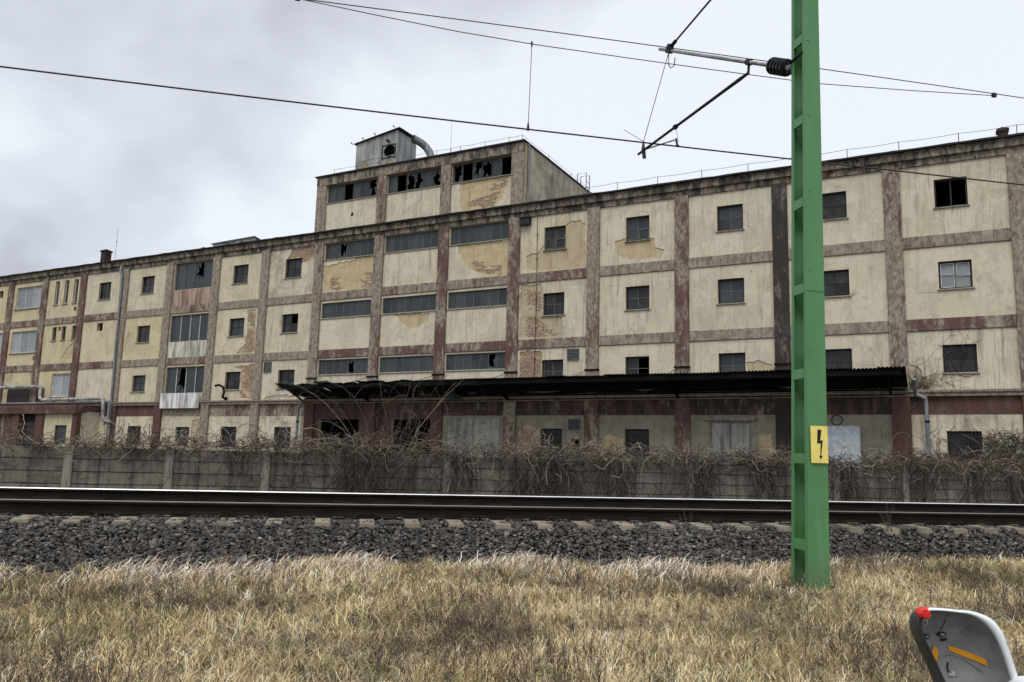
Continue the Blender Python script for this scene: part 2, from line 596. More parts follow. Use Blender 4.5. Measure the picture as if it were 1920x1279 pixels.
def mat_concrete(name, ca, cb, dirt):
    n = NT(name, 0.92, 0.15)
    a = n.noise(n.map((1, 1, 1), obrand=True), 1.6, 6, 0.65, 0.3)
    st = n.noise(n.map((5, 2, 0.5)), 1.0, 5, 0.6)
    f = n.noise(n.map(), 30, 4, 0.7)
    c = n.mix(n.ramp(a, 0.3, 0.7), ca, cb)
    c = n.mix(n.math('MULTIPLY', n.rand(), 0.25), c, tuple(x * 1.5 for x in cb))
    c = n.mix(n.math('MULTIPLY', n.ramp(st, 0.42, 0.7), 0.75), c, dirt)
    n.bump(n.math('ADD', f, a), 0.35, 0.015)
    return n.done(c)


M['sleeper'] = mat_concrete('pale_sleeper_concrete', (0.19, 0.162, 0.125), (0.30, 0.262, 0.20), (0.09, 0.075, 0.055))
M['fence'] = mat_concrete('dirty_fence_concrete', (0.14, 0.13, 0.108), (0.235, 0.218, 0.185), (0.048, 0.042, 0.034))
M['fence_post'] = mat_concrete('fence_post_concrete', (0.19, 0.178, 0.15), (0.30, 0.285, 0.24), (0.07, 0.062, 0.05))


def mat_vcol(name, rough=0.9, spec=0.15, trans=0.0, mottle=0.0):
    n = NT(name, rough, spec)
    c = n.attr('col', obj=False)
    if mottle:
        a = n.noise(n.map(), 30, 3, 0.6)
        c = n.mix(n.math('MULTIPLY', n.ramp(a, 0.45, 0.75), mottle), c, (0.3, 0.29, 0.27))
        n.bump(a, 0.4, 0.01)
    return n.done(c)


M['stone'] = mat_vcol('crushed_stone', 0.78, 0.3, mottle=0.22)
M['straw'] = mat_vcol('dry_grass_blades', 0.75, 0.2)
M['vine'] = mat_vcol('dead_vine_wood', 0.9, 0.1)


def mat_soil():
    n = NT('thatch_and_soil', 1.0, 0.05)
    a = n.noise(n.map(), 0.9, 6, 0.6)
    b = n.noise(n.map(), 22, 5, 0.7)
    c = n.mix(n.ramp(a, 0.35, 0.65), (0.085, 0.072, 0.045), (0.16, 0.125, 0.07))
    c = n.mix(n.ramp(b, 0.4, 0.65), c, (0.05, 0.043, 0.03))
    n.bump(b, 0.8, 0.03)
    return n.done(c)


def mat_gravelbed():
    n = NT('dark_gravel_bed', 0.95, 0.1)
    b = n.voro(n.map(), 22)
    c = n.mix(n.ramp(b, 0.1, 0.6), (0.018, 0.017, 0.016), (0.007, 0.007, 0.0065))
    n.bump(b, 0.8, 0.03)
    return n.done(c)


M['soil'] = mat_soil()
M['bed'] = mat_gravelbed()


# ------------------------------------------------------------------ polygon panels
def inside(poly, x, y):
    c = False
    j = len(poly) - 1
    for i in range(len(poly)):
        xi, yi = poly[i]
        xj, yj = poly[j]
        if (yi > y) != (yj > y) and x < (xj - xi) * (y - yi) / (yj - yi) + xi:
            c = not c
        j = i
    return c


def ragged(poly, amp=0.06, step=0.16, seed=0):
    rr = random.Random(seed)
    out = []
    n = len(poly)
    for i in range(n):
        a, b = Vector(poly[i]), Vector(poly[(i + 1) % n])
        L = (b - a).length
        k = max(1, int(L / step))
        nrm = Vector((-(b - a).y, (b - a).x)).normalized() if L > 1e-6 else Vector((0, 0))
        for q in range(k):
            p = a.lerp(b, q / k)
            j = rr.gauss(0, amp * 0.6) + rr.choice((0, 0, 0, amp, -amp)) * 0.7
            p = p + nrm * j
            out.append((p.x, p.y))
    return out


def rect(x0, z0, x1, z1):
    return [(x0, z0), (x1, z0), (x1, z1), (x0, z1)]


def cut_panel(outer, holes, y0, y1):
    """solid sheet in the facade plane: front at y0, back at y1 (further in), holes cut right through"""
    x0, z0 = min(p[0] for p in outer), min(p[1] for p in outer)
    x1, z1 = max(p[0] for p in outer), max(p[1] for p in outer)
    cl = []
    for h in holes:
        hh = [(min(max(px, x0 - .0), x1 + .0), min(max(pz, z0), z1)) for px, pz in h]
        q = [hh[0]]
        for p in hh[1:]:
            if (Vector(p) - Vector(q[-1])).length > 1e-3:
                q.append(p)
        if len(q) > 2:
            cl.append(q)
    pts, faces = [], []
    for poly in [outer] + cl:
        n0 = len(pts)
        pts += [Vector(p) for p in poly]
        faces.append(list(range(n0, len(pts))))
    vs, es, fs, _, _, _ = delaunay_2d_cdt(pts, [], faces, 0, 1e-5)
    mb = MB()
    n = len(vs)
    mb.v = [(v.x, y0, v.y) for v in vs] + [(v.x, y1, v.y) for v in vs]
    cnt = {}
    keep = []
    for f in fs:
        c = sum((vs[i] for i in f), Vector((0, 0))) / len(f)
        if not inside(outer, c.x, c.y) or any(inside(h, c.x, c.y) for h in cl):
            continue
        a = sum(vs[f[i]].x * vs[f[(i + 1) % len(f)]].y - vs[f[(i + 1) % len(f)]].x * vs[f[i]].y for i in range(len(f)))
        if abs(a) < 1e-9:
            continue
        f = list(f) if a > 0 else list(f)[::-1]
        keep.append(f)
        for i in range(len(f)):
            e = (f[i], f[(i + 1) % len(f)])
            cnt[e] = 1
    for f in keep:
        mb.f.append(tuple(f))
        mb.f.append(tuple(n + i for i in f[::-1]))
        mb.m += [0, 0]
    for (a, b) in cnt:
        if (b, a) not in cnt:
            mb.f.append((b, a, n + a, n + b))
            mb.m.append(0)
    return mb


# ------------------------------------------------------------------ ground, embankment
def fbm(x, y, seed=0, octs=4, f0=1.0):
    r = np.random.default_rng(seed)
    out = np.zeros_like(x, dtype=float)
    amp = 1.0
    for o in range(octs):
        for _ in range(3):
            a = r.uniform(0, 2 * math.pi)
            ph = r.uniform(0, 6.28)
            f = f0 * (1.9 ** o) * r.uniform(0.8, 1.25)
            out += amp * np.sin(f * (x * math.cos(a) + y * math.sin(a)) + ph + 1.3 * np.sin(f * .6 * (y * math.cos(a) - x * math.sin(a)) + ph * 2)) / 3
        amp *= 0.55
    return out


def foot(a):
    return 10.24 + 0.045 * (a - 2.5) + 0.12 * np.sin(a * 0.9) + 0.07 * np.sin(a * 2.3 + 1)


def ground_h(a, b):
    """height in the track frame without the ballast shoulder"""
    h = 0.03 + 0.05 * fbm(a, b, 3, 3, 0.9) + 0.035 * fbm(a, b, 77, 3, 6.0)
    h = h + 0.10 * np.clip((b - 8.6) / 1.6, 0, 1)
    return np.where(b > 10.9, 0.06, h)


def ballast_h(a, b):
    f = foot(a)
    up = 0.11 + (b - f) * (0.55 / (11.35 - f))
    h = np.minimum(up, 0.665)
    h = np.where(b > 12.55, 0.665 + 0.09 * np.clip((b - 11.8) / 1.4, 0, 1), h + 0.09 * np.clip((b - 11.8) / 1.4, 0, 1) * (b > 11.35))
    down = 0.75 - (b - 14.1) * 0.5
    return np.minimum(h, np.maximum(down, -0.2))


def grid_sheet(name, a0, a1, b0, b1, na, nb, hf, mat, **props):
    A, B = np.meshgrid(np.linspace(a0, a1, na), np.linspace(b0, b1, nb), indexing='ij')
    V = np.stack([A, B, hf(A, B)], -1).reshape(-1, 3)
    idx = np.arange(na * nb).reshape(na, nb)
    F = np.stack([idx[:-1, :-1], idx[1:, :-1], idx[1:, 1:], idx[:-1, 1:]], -1).reshape(-1, 4)
    me = np_mesh(name, V, F, smooth=True)
    o = new(name, me, mat, None, **props)
    o.rotation_euler = (0, 0, TA)
    return o


gm = MB()
def gaxis(lo, hi, flo, fhi, step):
    far = [lo + (flo - lo) * (i / 6) for i in range(6)]
    mid = list(np.arange(flo, fhi, step))
    return np.array(far + mid + [fhi + (hi - fhi) * (i / 6) for i in range(7)])
GA = gaxis(-500, 500, -22, 34, 0.25)
GB = gaxis(-500, 500, -2, 16, 0.2)
A_, B_ = np.meshgrid(GA, GB, indexing='ij')
inner = (A_ > -22.1) & (A_ < 34.1) & (B_ > -2.1) & (B_ < 16.1)
H_ = np.where(inner, ground_h(A_, B_), 0.03)
H_ = np.where(B_ > 22.3, 0.0, H_)
V_ = np.stack([A_, B_, H_], -1).reshape(-1, 3)
ii = np.arange(A_.size).reshape(A_.shape)
F_ = np.stack([ii[:-1, :-1], ii[1:, :-1], ii[1:, 1:], ii[:-1, 1:]], -1).reshape(-1, 4)
g = new('ground', np_mesh('ground', V_, F_, smooth=True), M['soil'], None, kind='structure')
g.rotation_euler = (0, 0, TA)
grid_sheet('ballast_bed', -40, 60, 9.8, 15.6, 300, 40, lambda a, b: ballast_h(a, b) - 0.02 - .05 * (b > 11.4), M['bed'], kind='structure')

# ------------------------------------------------------------------ railway track
track = thing('railway_track', 'single railway track with shiny rail heads on pale concrete sleepers above dark ballast', 'railway track', 'track', (3, 12.5, 0.68))
NEAR, FAR = 11.82, 13.26
ZN, ZF = 0.862, 0.955


def rail_mesh(b, zt, shiny):
    # profile (db, dz from head top)
    prof = [(-.075, -.172), (-.075, -.160), (-.014, -.135), (-.010, -.125), (-.010, -.055), (-.034, -.042), (-.036, -.012), (-.030, -.003), (-.022, 0), (.022, 0), (.030, -.003), (.036, -.012), (.034, -.042), (.010, -.055), (.010, -.125), (.014, -.135), (.075, -.160), (.075, -.172)]
    mb = MB()
    xs = list(np.linspace(-60, 80, 36))
    n = len(prof)
    for x in xs:
        for p in prof:
            mb.v.append((x, b + p[0], zt + p[1]))
    for i in range(len(xs) - 1):
        for k in range(n):
            k2 = (k + 1) % n
            mb.f.append((i * n + k, (i + 1) * n + k, (i + 1) * n + k2, i * n + k2))
            mb.m.append(1 if k in shiny else (2 if k in (6, 7, 9, 10) else 0))
    mb.f.append(tuple(range(n)))
    mb.m.append(0)
    mb.f.append(tuple((len(xs) - 1) * n + k for k in range(n))[::-1])
    mb.m.append(0)
    return mb


M['rail_tan'] = mat_rail('tan_dusty_head_side', (0.085, 0.07, 0.055), (0.14, 0.12, 0.10), 0.7, 0.2)
for b, zt, shiny in ((NEAR, ZN, (8,)), (FAR, ZF, (6, 7, 8, 9, 10))):
    part('rail', rail_mesh(b, zt, shiny), [M['rail_side'], M['rail_head'], M['rail_tan']], track)

slp_me = None
clip_me = None
tie_base = BASE[track]
sm = MB()
cz = lambda b: 0.682 + (b - NEAR) * (ZF - ZN) / 1.435
b0s, b1s = 11.24, 13.86
for (ba, bb, w0, w1) in ((b0s, b0s + .55, .15, .14), (b0s + .55, b1s - .55, .11, .11), (b1s - .55, b1s, .14, .15)):
    sm.hexa([(-w0, ba, cz(ba) - .2), (w0, ba, cz(ba) - .2), (w1, bb, cz(bb) - .2), (-w1, bb, cz(bb) - .2),
             (-w0 * .66, ba + .01 * (ba == b0s), cz(ba)), (w0 * .66, ba + .01 * (ba == b0s), cz(ba)), (w1 * .7, bb, cz(bb)), (-w1 * .7, bb, cz(bb))])
slp_me = sm.mesh('sleeper', (0, tie_base[1], tie_base[2]))
cm = MB()
for dx in (-.07, .07):
    cm.tube([(dx - .03, NEAR + .11, .71), (dx - .03, NEAR + .11, .735), (dx, NEAR + .065, .742), (dx + .03, NEAR + .11, .735), (dx + .03, NEAR + .11, .71)], .009, 5)
cm.tube([(0, NEAR + .125, .69), (0, NEAR + .125, .765)], .014, 6)
cm.box(-.11, NEAR + .08, .684, .11, NEAR + .155, .70)
clip_me = cm.mesh('rail_clip', (0, tie_base[1], tie_base[2]))
SP = 0.618
k0 = 0.40
for k in range(-40, 90):
    a = k0 + k * SP
    if a < -22 or a > 45:
        continue
    s = new('sleeper', slp_me, M['sleeper'], track)
    s.location = (a - tie_base[0] + random.uniform(-.015, .015), random.uniform(-.02, .02), random.uniform(-.006, .006))
    s.rotation_euler = (0, 0, R(random.uniform(-.8, .8)))
    if -8 < a < 16:
        for dy, dz in ((0, 0), (1.435, ZF - ZN)):
            for flip in (0, 1):
                c = new('rail_clip', clip_me, M['rail_side'], s)
                c.location = (0, dy, dz)
                if flip:
                    c.rotation_euler = (0, 0, math.pi)
                    c.location = (0, dy + 2 * (NEAR - tie_base[1]), dz)

# ballast stones
def stones(name, n, a_rng, b_rng, size, reject, zoff=0.0, seed=1, label=None):
    r = np.random.default_rng(seed)
    a = r.uniform(*a_rng, n)
    b = r.uniform(*b_rng, n)
    keep = reject(a, b)
    a, b = a[keep], b[keep]
    n = len(a)
    jf = np.array([(0, 2, 1), (0, 3, 2), (4, 5, 6), (4, 6, 7), (0, 1, 5), (0, 5, 4), (1, 2, 6), (1, 6, 5), (2, 3, 7), (2, 7, 6), (3, 0, 4), (3, 4, 7)])
    iv = np.array([(-1, -1, -1), (1, -1, -1), (1, 1, -1), (-1, 1, -1), (-1, -1, 1), (1, -1, 1), (1, 1, 1), (-1, 1, 1)], float) * .72
    sz = size * r.lognormal(0, 0.32, n)
    sc = np.stack([sz * r.uniform(.85, 1.5, n), sz * r.uniform(.7, 1.15, n), sz * r.uniform(.42, .8, n)], -1)
    V = iv[None] * r.uniform(.35, 1.35, (n, 8, 3))
    V = V * sc[:, None, :]
    al, be = r.uniform(0, 6.28, n), r.normal(.15, .7, n)
    ca, sa, cb, sb = np.cos(al), np.sin(al), np.cos(be), np.sin(be)
    x, y, z = V[..., 0].copy(), V[..., 1].copy(), V[..., 2].copy()
    y, z = cb[:, None] * y - sb[:, None] * z, sb[:, None] * y + cb[:, None] * z
    x, y = ca[:, None] * x - sa[:, None] * y, sa[:, None] * x + ca[:, None] * y
    V = np.stack([x, y, z], -1)
    h = ballast_h(a, b) - .035 * np.clip((b - 11.15) / .12, 0, 1)
    V += np.stack([a, b, h + zoff + r.uniform(-.012, .022, n)], -1)[:, None, :]
    F = (jf[None] + (np.arange(n) * 8)[:, None, None]).reshape(-1, 3)
    pal = np.array([(.022, .020, .019), (.036, .033, .030), (.062, .057, .051), (.032, .025, .021), (.095, .086, .076), (.014, .014, .015), (.052, .042, .034), (.030, .033, .034)])
    pi = r.choice(len(pal), n, p=[.20, .22, .16, .12, .07, .11, .06, .06])
    c = pal[pi] * 2.1 * r.lognormal(0, .3, (n, 1)) * (0.95 + 0.16 * fbm(a, b, 8, 2, 1.2))[:, None]
    C = np.repeat(np.clip(c, .006, 1), 8, 0)
    o = new(name, np_mesh(name, V.reshape(-1, 3), F, C), M['stone'], None, kind='stuff', label=label, category='gravel')
    o.rotation_euler = (0, 0, TA)
    return o


def shoulder(a, b):
    # the crib stones lie a little lower and leave the sleeper tops by the rail bare
    on_sleeper = np.abs((a - k0) / SP - np.round((a - k0) / SP)) * SP < .115
    bare = (b > 11.47 + .05 * np.sin(a * 37.0)) & on_sleeper
    return ~bare & (b > foot(a) - 0.12 - 0.25 * np.random.default_rng(5).random(len(a)) ** 2)


stones('ballast_stones', 74000, (-9.5, 15.5), (9.75, 11.95), .0225, shoulder, -0.004, 1, 'dark crushed stone shoulder sloping down from the near rail to the dry grass')
stones('ballast_stones', 9000, (-12, 20), (11.9, 14.6), .032, lambda a, b: (abs(b - FAR) > .1) & (abs(b - NEAR) > .1), -0.03, 2, 'dark crushed stone lying between and beyond the two rails')
stones('ballast_stones', 7000, (-30, 40), (10.3, 14.6), .036, lambda a, b: ((a < -9.5) | (a > 15.5)) & (b > foot(a)), 0.0, 3, 'dark crushed stone continuing along the track outside the picture edges')


# ------------------------------------------------------------------ grass
def blades(name, a, b, hgt, wid, lean_dir, lean, curl, cols, z0, label, segs=3, kind='stuff'):
    """ribbon blades: arrays of the same length"""
    n = len(a)
    r = np.random.default_rng(n)
    ang = lean_dir
    t = np.linspace(0, 1, segs + 1)
    # centre line: rises then bends over
    bend = lean[:, None] * (t[None] ** 1.4) + curl[:, None] * (t[None] ** 3.2)
    dx = np.sin(bend) * hgt[:, None] / segs
    dz = np.cos(bend) * hgt[:, None] / segs
    X = np.concatenate([np.zeros((n, 1)), np.cumsum(dx[:, 1:], 1)], 1)
    Z = np.concatenate([np.zeros((n, 1)), np.cumsum(dz[:, 1:], 1)], 1)
    side = ang + math.pi / 2 + r.normal(0, .6, n)
    w = wid[:, None] * np.array([1.0] + [0.9 - 0.62 * (i / segs) for i in range(1, segs + 1)])[None] * .5
    wob = r.normal(0, .012, (n, segs + 1))
    px = a[:, None] + X * np.cos(ang)[:, None] + wob
    py = b[:, None] + X * np.sin(ang)[:, None] + wob[::-1]
    pz = z0[:, None] + Z
    ox, oy = np.cos(side)[:, None] * w, np.sin(side)[:, None] * w
    L = np.stack([px - ox, py - oy, pz], -1)
    Rr = np.stack([px + ox, py + oy, pz], -1)
    V = np.stack([L, Rr], 2).reshape(-1, 3)
    idx = np.arange(n * (segs + 1) * 2).reshape(n, segs + 1, 2)
    F = np.stack([idx[:, :-1, 0], idx[:, :-1, 1], idx[:, 1:, 1], idx[:, 1:, 0]], -1).reshape(-1, 4)
    C = np.repeat(np.clip(cols, 0.005, 1), (segs + 1) * 2, 0)
    o = new(name, np_mesh(name, V, F, C), M['straw'], None, kind=kind, label=label, category='grass')
    o.rotation_euler = (0, 0, TA)
    return o


def field(n, seed, a_fun, b_rng):
    r = np.random.default_rng(seed)
    b = r.uniform(*b_rng, n)
    u = r.uniform(0, 1, n)
    lo, hi = a_fun(b)
    return r, lo + (hi - lo) * u, b


def view_span(b, m=0.4):
    # the part of the strip the camera sees, with a margin each side
    return (-0.50 * b - 0.1 - m - .2 * (b - 5), 0.93 * b + m)


PAL = np.array([(.46, .365, .205), (.35, .275, .15), (.27, .225, .125), (.19, .18, .095), (.58, .49, .325), (.17, .14, .11), (.15, .17, .065), (.30, .21, .125)])


def grass_cols(r, a, b, n):
    f1 = fbm(a, b, 11, 5, 1.5)
    f2 = fbm(a, b, 12, 5, 2.4)
    f3 = fbm(a, b, 21, 3, 1.1)
    w = np.stack([1.1 + 1.4 * f1, 1.1 + .7 * f1, .9 - .2 * f1, .6 - 1.3 * f1 + .3 * f2, .8 + 1.6 * f1 - .5 * f3, .6 - 1.5 * f1 - 1.4 * f2, .10 + 1.5 * f3 - .5 * f1, .5 + 1.6 * f2], -1)
    w = np.clip(w, .02, 5)
    w /= w.sum(1, keepdims=True)
    cum = np.cumsum(w, 1)
    k = (r.random(n)[:, None] > cum).sum(1).clip(0, 7)
    return np.array([1.30, 1.26, 1.22]) * PAL[k] * (1.10 + .52 * np.clip(f1, -1.2, 1.2) + .25 * f2)[:, None].clip(.28, 2.2) * r.lognormal(0, .38, (n, 1)), f1, f2


def clear_mast(a, b):
    # trodden patch at the foot of the mast
    return ~((np.abs(a - 5.55) < .42 + .1 * np.sin(b * 31)) & (b > 8.62 + .08 * np.sin(a * 23)) & (b < 9.6))


def lawn(name, n, seed, span, b_rng, label, wmul=1.0):
    r, a, b = field(n, seed, span, b_rng)
    k = (b < foot(a) - 0.05 + 0.1 * fbm(a, b, 6, 3, 3.0)) & (clear_mast(a, b) | (r.random(n) < .12))
    a, b = a[k], b[k]
    n = len(a)
    # pull the blades together into tufts
    cell = 0.16
    ca, cb = np.floor(a / cell), np.floor(b / cell)
    hsh = np.sin(ca * 127.1 + cb * 311.7) * 43758.5453
    h1 = hsh - np.floor(hsh)
    hsh2 = np.sin(ca * 269.5 + cb * 183.3) * 43758.5453
    h2 = hsh2 - np.floor(hsh2)
    pull = r.uniform(0, .75, n) * (r.random(n) < .7)
    a += (((ca + h1) * cell) - a) * pull
    b += (((cb + h2) * cell) - b) * pull
    cols, f1, f2 = grass_cols(r, a, b, n)
    lying = r.random(n) < .80
    hgt = np.where(lying, r.uniform(.06, .17, n), r.uniform(.05, .15, n) * (1 + .35 * f2 + .25 * h1))
    wid = r.uniform(.0035, .0075, n) * wmul * (0.6 + b / 14)
    ld = 2.2 * fbm(a, b, 14, 3, 2.2) + h1 * 6.28 + np.where(lying, r.uniform(-3.14, 3.14, n), r.normal(0, 1.2, n))
    lean = np.where(lying, r.uniform(1.1, 1.75, n), r.uniform(.3, 1.2, n))
    curl = np.where(lying, r.normal(0, .7, n), r.uniform(-.5, 2.4, n))
    zb = ground_h(a, b) - .01 + np.where(lying, r.uniform(.0, .10, n) * (1 + .5 * f2), 0) + .035 * (h2 - .5)
    blades(name, a, b, hgt, wid, ld, lean, curl, cols, zb, label)


lawn('dry_grass', 170000, 31, view_span, (4.7, 10.75), 'matted tan and olive dry grass filling the foreground bank below the track')
lawn('dry_grass', 16000, 32, lambda b: (-14 + 0 * b, -0.50 * b - 0.5 - .2 * (b - 5)), (3.5, 10.6), 'dry grass carrying on beyond the left edge of the picture', 1.8)
lawn('dry_grass', 16000, 33, lambda b: (0.93 * b + .4, 22 + 0 * b), (3.5, 11.0), 'dry grass carrying on beyond the right edge of the picture', 1.8)
lawn('dry_grass', 12000, 34, lambda b: (-8 + 0 * b, 10 + 0 * b), (1.0, 4.7), 'dry grass at the feet of the viewer below the picture', 1.6)

# heavier tufts: each bursts out from one root and keeps one colour
r = np.random.default_rng(36)
nt = 2100
tb = r.uniform(4.8, 10.3, nt)
lo, hi = view_span(tb)
ta = lo + (hi - lo) * r.random(nt)
per = 34
a = np.repeat(ta, per) + r.normal(0, .018, nt * per)
b = np.repeat(tb, per) + r.normal(0, .018, nt * per)
ckt = clear_mast(a, b)
tpal = np.array([(.56, .46, .29), (.46, .365, .20), (.20, .17, .12), (.15, .125, .10), (.18, .20, .085), (.33, .24, .15), (.66, .57, .41), (.24, .20, .13)])
tk = np.repeat(r.choice(8, nt, p=[.20, .20, .14, .14, .07, .10, .07, .08]), per)
n = nt * per
tdir = np.repeat(r.uniform(0, 6.28, nt), per)
blades('grass_tuft', a, b, np.repeat(r.uniform(.10, .26, nt), per) * r.uniform(.6, 1.15, n) * np.where(ckt, 1, .25), r.uniform(.004, .009, n) * (0.6 + b / 14), tdir + r.normal(0, 1.1, n), r.uniform(.5, 1.5, n), r.uniform(.2, 2.0, n),
       1.12 * np.array([1.0, 1.0, 1.0]) * tpal[tk] * r.lognormal(0, .28, (n, 1)), ground_h(a, b) + .02, 'coarser tussocks of straw, olive and grey brown grass bursting out of the dry turf', 4)

# pale bent plumes along the foot of the ballast
n = 26000
r = np.random.default_rng(41)
a = r.uniform(-8.5, 13.5, n)
b = foot(a) - .10 - np.abs(r.normal(0, .30, n)) + .16 * r.random(n)
dens = .22 + .95 * fbm(a, b * .4, 17, 3, 1.5) + .30 * np.exp(-((a + 2.6) / 1.1) ** 2) + .25 * np.exp(-((a - 1.2) / 2.0) ** 2) - .18 * (a > 4.5) - .2 * (a < -4.6)
k = r.random(n) < dens
a, b = a[k], b[k]
n = len(a)
pc = np.array([(.80, .70, .56), (.88, .80, .68), (.50, .39, .28), (.66, .54, .41)])[r.integers(0, 4, n)] * r.lognormal(0, .28, (n, 1))
hm = (1 + .3 * fbm(a, b, 18, 3, 2.0)) * np.where(a > 4.5, .72, 1.0)
blades('pale_plume_grass', a, b, np.minimum(r.uniform(.12, .38, n), .5) * hm, r.uniform(.010, .020, n), r.normal(.3, .5, n) + math.pi * (r.random(n) < .12), r.uniform(.1, .8, n), r.uniform(.5, 3.0, n), pc, ground_h(a, b) - .02,
       'pale bleached bent grass plumes in a ragged line at the foot of the ballast', 4)

# thin dark weed stalks with side twigs
n = 10000
r = np.random.default_rng(43)
b = r.uniform(5.0, 10.6, n)
lo, hi = view_span(b)
a = lo + (hi - lo) * r.random(n)
k = r.random(n) < .10 + 1.4 * np.clip(fbm(a, b, 19, 3, 1.7) - .05, 0, 1)
a, b = a[k], b[k]
n = len(a)
hgt = r.uniform(.08, .26, n) + .2 * (r.random(n) < .08)
K = 5
t = np.linspace(0, 1, K)
P = np.zeros((n, K, 3))
la, lb = r.normal(0, .18, n), r.normal(0, .18, n)
P[..., 0] = a[:, None] + la[:, None] * hgt[:, None] * t + r.normal(0, .006, (n, K))
P[..., 1] = b[:, None] + lb[:, None] * hgt[:, None] * t
P[..., 2] = ground_h(a, b)[:, None] + hgt[:, None] * t
pc = np.array([(.10, .07, .062), (.15, .11, .095), (.08, .065, .06), (.22, .18, .14)])[r.integers(0, 4, n)]
v1, f1_, c1 = paths_to_tubes(P, np.full(n, .0022), pc)
# twigs
m = n * 5
src = r.integers(0, n, m)
tt = r.uniform(.35, 1, m)
Q = np.zeros((m, 3, 3))
o0 = np.stack([a[src] + la[src] * hgt[src] * tt, b[src] + lb[src] * hgt[src] * tt, ground_h(a[src], b[src]) + hgt[src] * tt], -1)
dr = np.stack([r.normal(0, 1, m), r.normal(0, 1, m), r.uniform(.6, 1.8, m)], -1)
dr /= np.linalg.norm(dr, axis=1, keepdims=True)
L = r.uniform(.02, .07, m)[:, None]
Q[:, 0] = o0
Q[:, 1] = o0 + dr * L * .5
Q[:, 2] = o0 + dr * L + np.array([0, 0, .008])
v2, f2_, c2 = paths_to_tubes(Q, np.full(m, .0018), pc[src])
o = new('weed_stalks', np_mesh('weed_stalks', np.concatenate([v1, v2]), np.concatenate([f1_, f2_ + len(v1)]), np.concatenate([c1, c2])), M['vine'], None, kind='stuff', label='thin dark brown dead weed stalks standing among the dry grass', category='weeds')
o.rotation_euler = (0, 0, TA)

# ------------------------------------------------------------------ concrete fence
fence = thing('concrete_fence', 'low dirty concrete plank fence with square posts and dead creepers behind the railway', 'fence', 'track', (3, 22.05, 0))
FB = 22.0
FTOP = 1.62
posts = [-6.66 + 2.37 * k for k in range(-6, 16)]
pm = MB()
pm.box(-.10, FB - .03, 0, .10, FB + .17, FTOP + .015)
post_me = pm.mesh('fence_post', (0, BASE[fence][1], 0))
plank_me = []
for q in range(4):
    mm = MB()
    w = 2.37 / 2 - .06
    zt = [.302 - random.choice((0, .004, .012)) for _ in range(9)]
    xs = np.linspace(-w, w, 9)
    for i in range(8):
        z0, z1 = .004 + random.uniform(0, .005), .004
        mm.hexa([(xs[i], FB + .05, z0), (xs[i + 1], FB + .05, z1), (xs[i + 1], FB + .10, z1), (xs[i], FB + .10, z0),
                 (xs[i], FB + .05, zt[i] - .01), (xs[i + 1], FB + .05, zt[i + 1] - .01), (xs[i + 1], FB + .10, zt[i + 1] - .01), (xs[i], FB + .10, zt[i] - .01)])
    mm.box(-w, FB + .105, -.01, w, FB + .135, .296)
    mm.box(-w + .01, FB + .099, .05, w - .01, FB + .107, .25)
    plank_me.append(mm.mesh('fence_plank', (0, BASE[fence][1], 0)))
for i, a in enumerate(posts):
    p = new('fence_post', post_me, M['fence_post'], fence)
    p.location = (a - BASE[fence][0], 0, random.uniform(-.02, .01))
    p.rotation_euler = (0, R(random.uniform(-.6, .6)), 0)
    if i < len(posts) - 1:
        for k in range(5):
            q = new('fence_plank', random.choice(plank_me), M['fence'], fence)
            q.location = (a + 1.185 - BASE[fence][0], random.uniform(-.012, .012), .06 + k * .306)
            q.rotation_euler = (0, R(random.uniform(-.12, .12)), 0)

# ------------------------------------------------------------------ dead creepers on the fence
VPAL = np.array([(.052, .042, .036), (.078, .063, .053), (.11, .090, .075), (.16, .134, .11), (.26, .22, .18), (.036, .031, .028), (.115, .075, .062)])


def wander(r, P0, D0, K, step, turn, pull=None, grav=0.0):
    n = len(P0)
    P = np.zeros((n, K, 3))
    P[:, 0] = P0
    D = D0 / np.linalg.norm(D0, axis=1, keepdims=True)
    for k in range(1, K):
        D = D + r.normal(0, turn, (n, 3))
        D[:, 2] -= grav
        if pull is not None:
            D = D + pull(P[:, k - 1])
        D /= np.linalg.norm(D, axis=1, keepdims=True)
        P[:, k] = P[:, k - 1] + D * step[:, None]
    return P


def vine_cols(r, n, light=0.12):
    p = np.array([.19, .24, .20, .14, light, .13, .06])
    return VPAL[r.choice(7, n, p=p / p.sum())] * r.uniform(.75, 1.3, (n, 1))


def creeper(name, P, rad, cols, label):
    v, f, c = paths_to_tubes(P, rad, cols)
    o = new(name, np_mesh(name, v, f, c), M['vine'], None, kind='stuff', label=label, category='creeper')
    o.rotation_euler = (0, 0, TA)
    return o


def mass_h(a):
    """height and density of the tangle along the fence top"""
    left = np.clip((a + 8.0) / 5.0, 0.22, 1)
    hump = 0.6 + .30 * np.sin(a * 1.1 + 1) + .25 * np.sin(a * 2.3 + .4) + .12 * np.sin(a * 5.1)
    return np.clip(left * (.28 + .50 * hump), .06, .85)


r = np.random.default_rng(51)
n = 7400
a = r.uniform(-14, 26, n)
mh = mass_h(a)
k = r.random(n) < (.15 + .85 * mh)
a, mh = a[k], mh[k]
n = len(a)
zt = FTOP + r.normal(.02, .14, n) * mh + .20 * mh * r.random(n)
P0 = np.stack([a, FB + .02 + r.normal(0, .20, n) * (.4 + mh), np.maximum(zt, 1.25)], -1)
D0 = r.normal(0, 1, (n, 3)) * np.array([1, .7, .6])


def pullc(P):
    t = FTOP + .16 * mass_h(P[:, 0])
    return np.stack([0 * t, (FB - .02 - P[:, 1]) * .9, (t - P[:, 2]) * .9], -1)


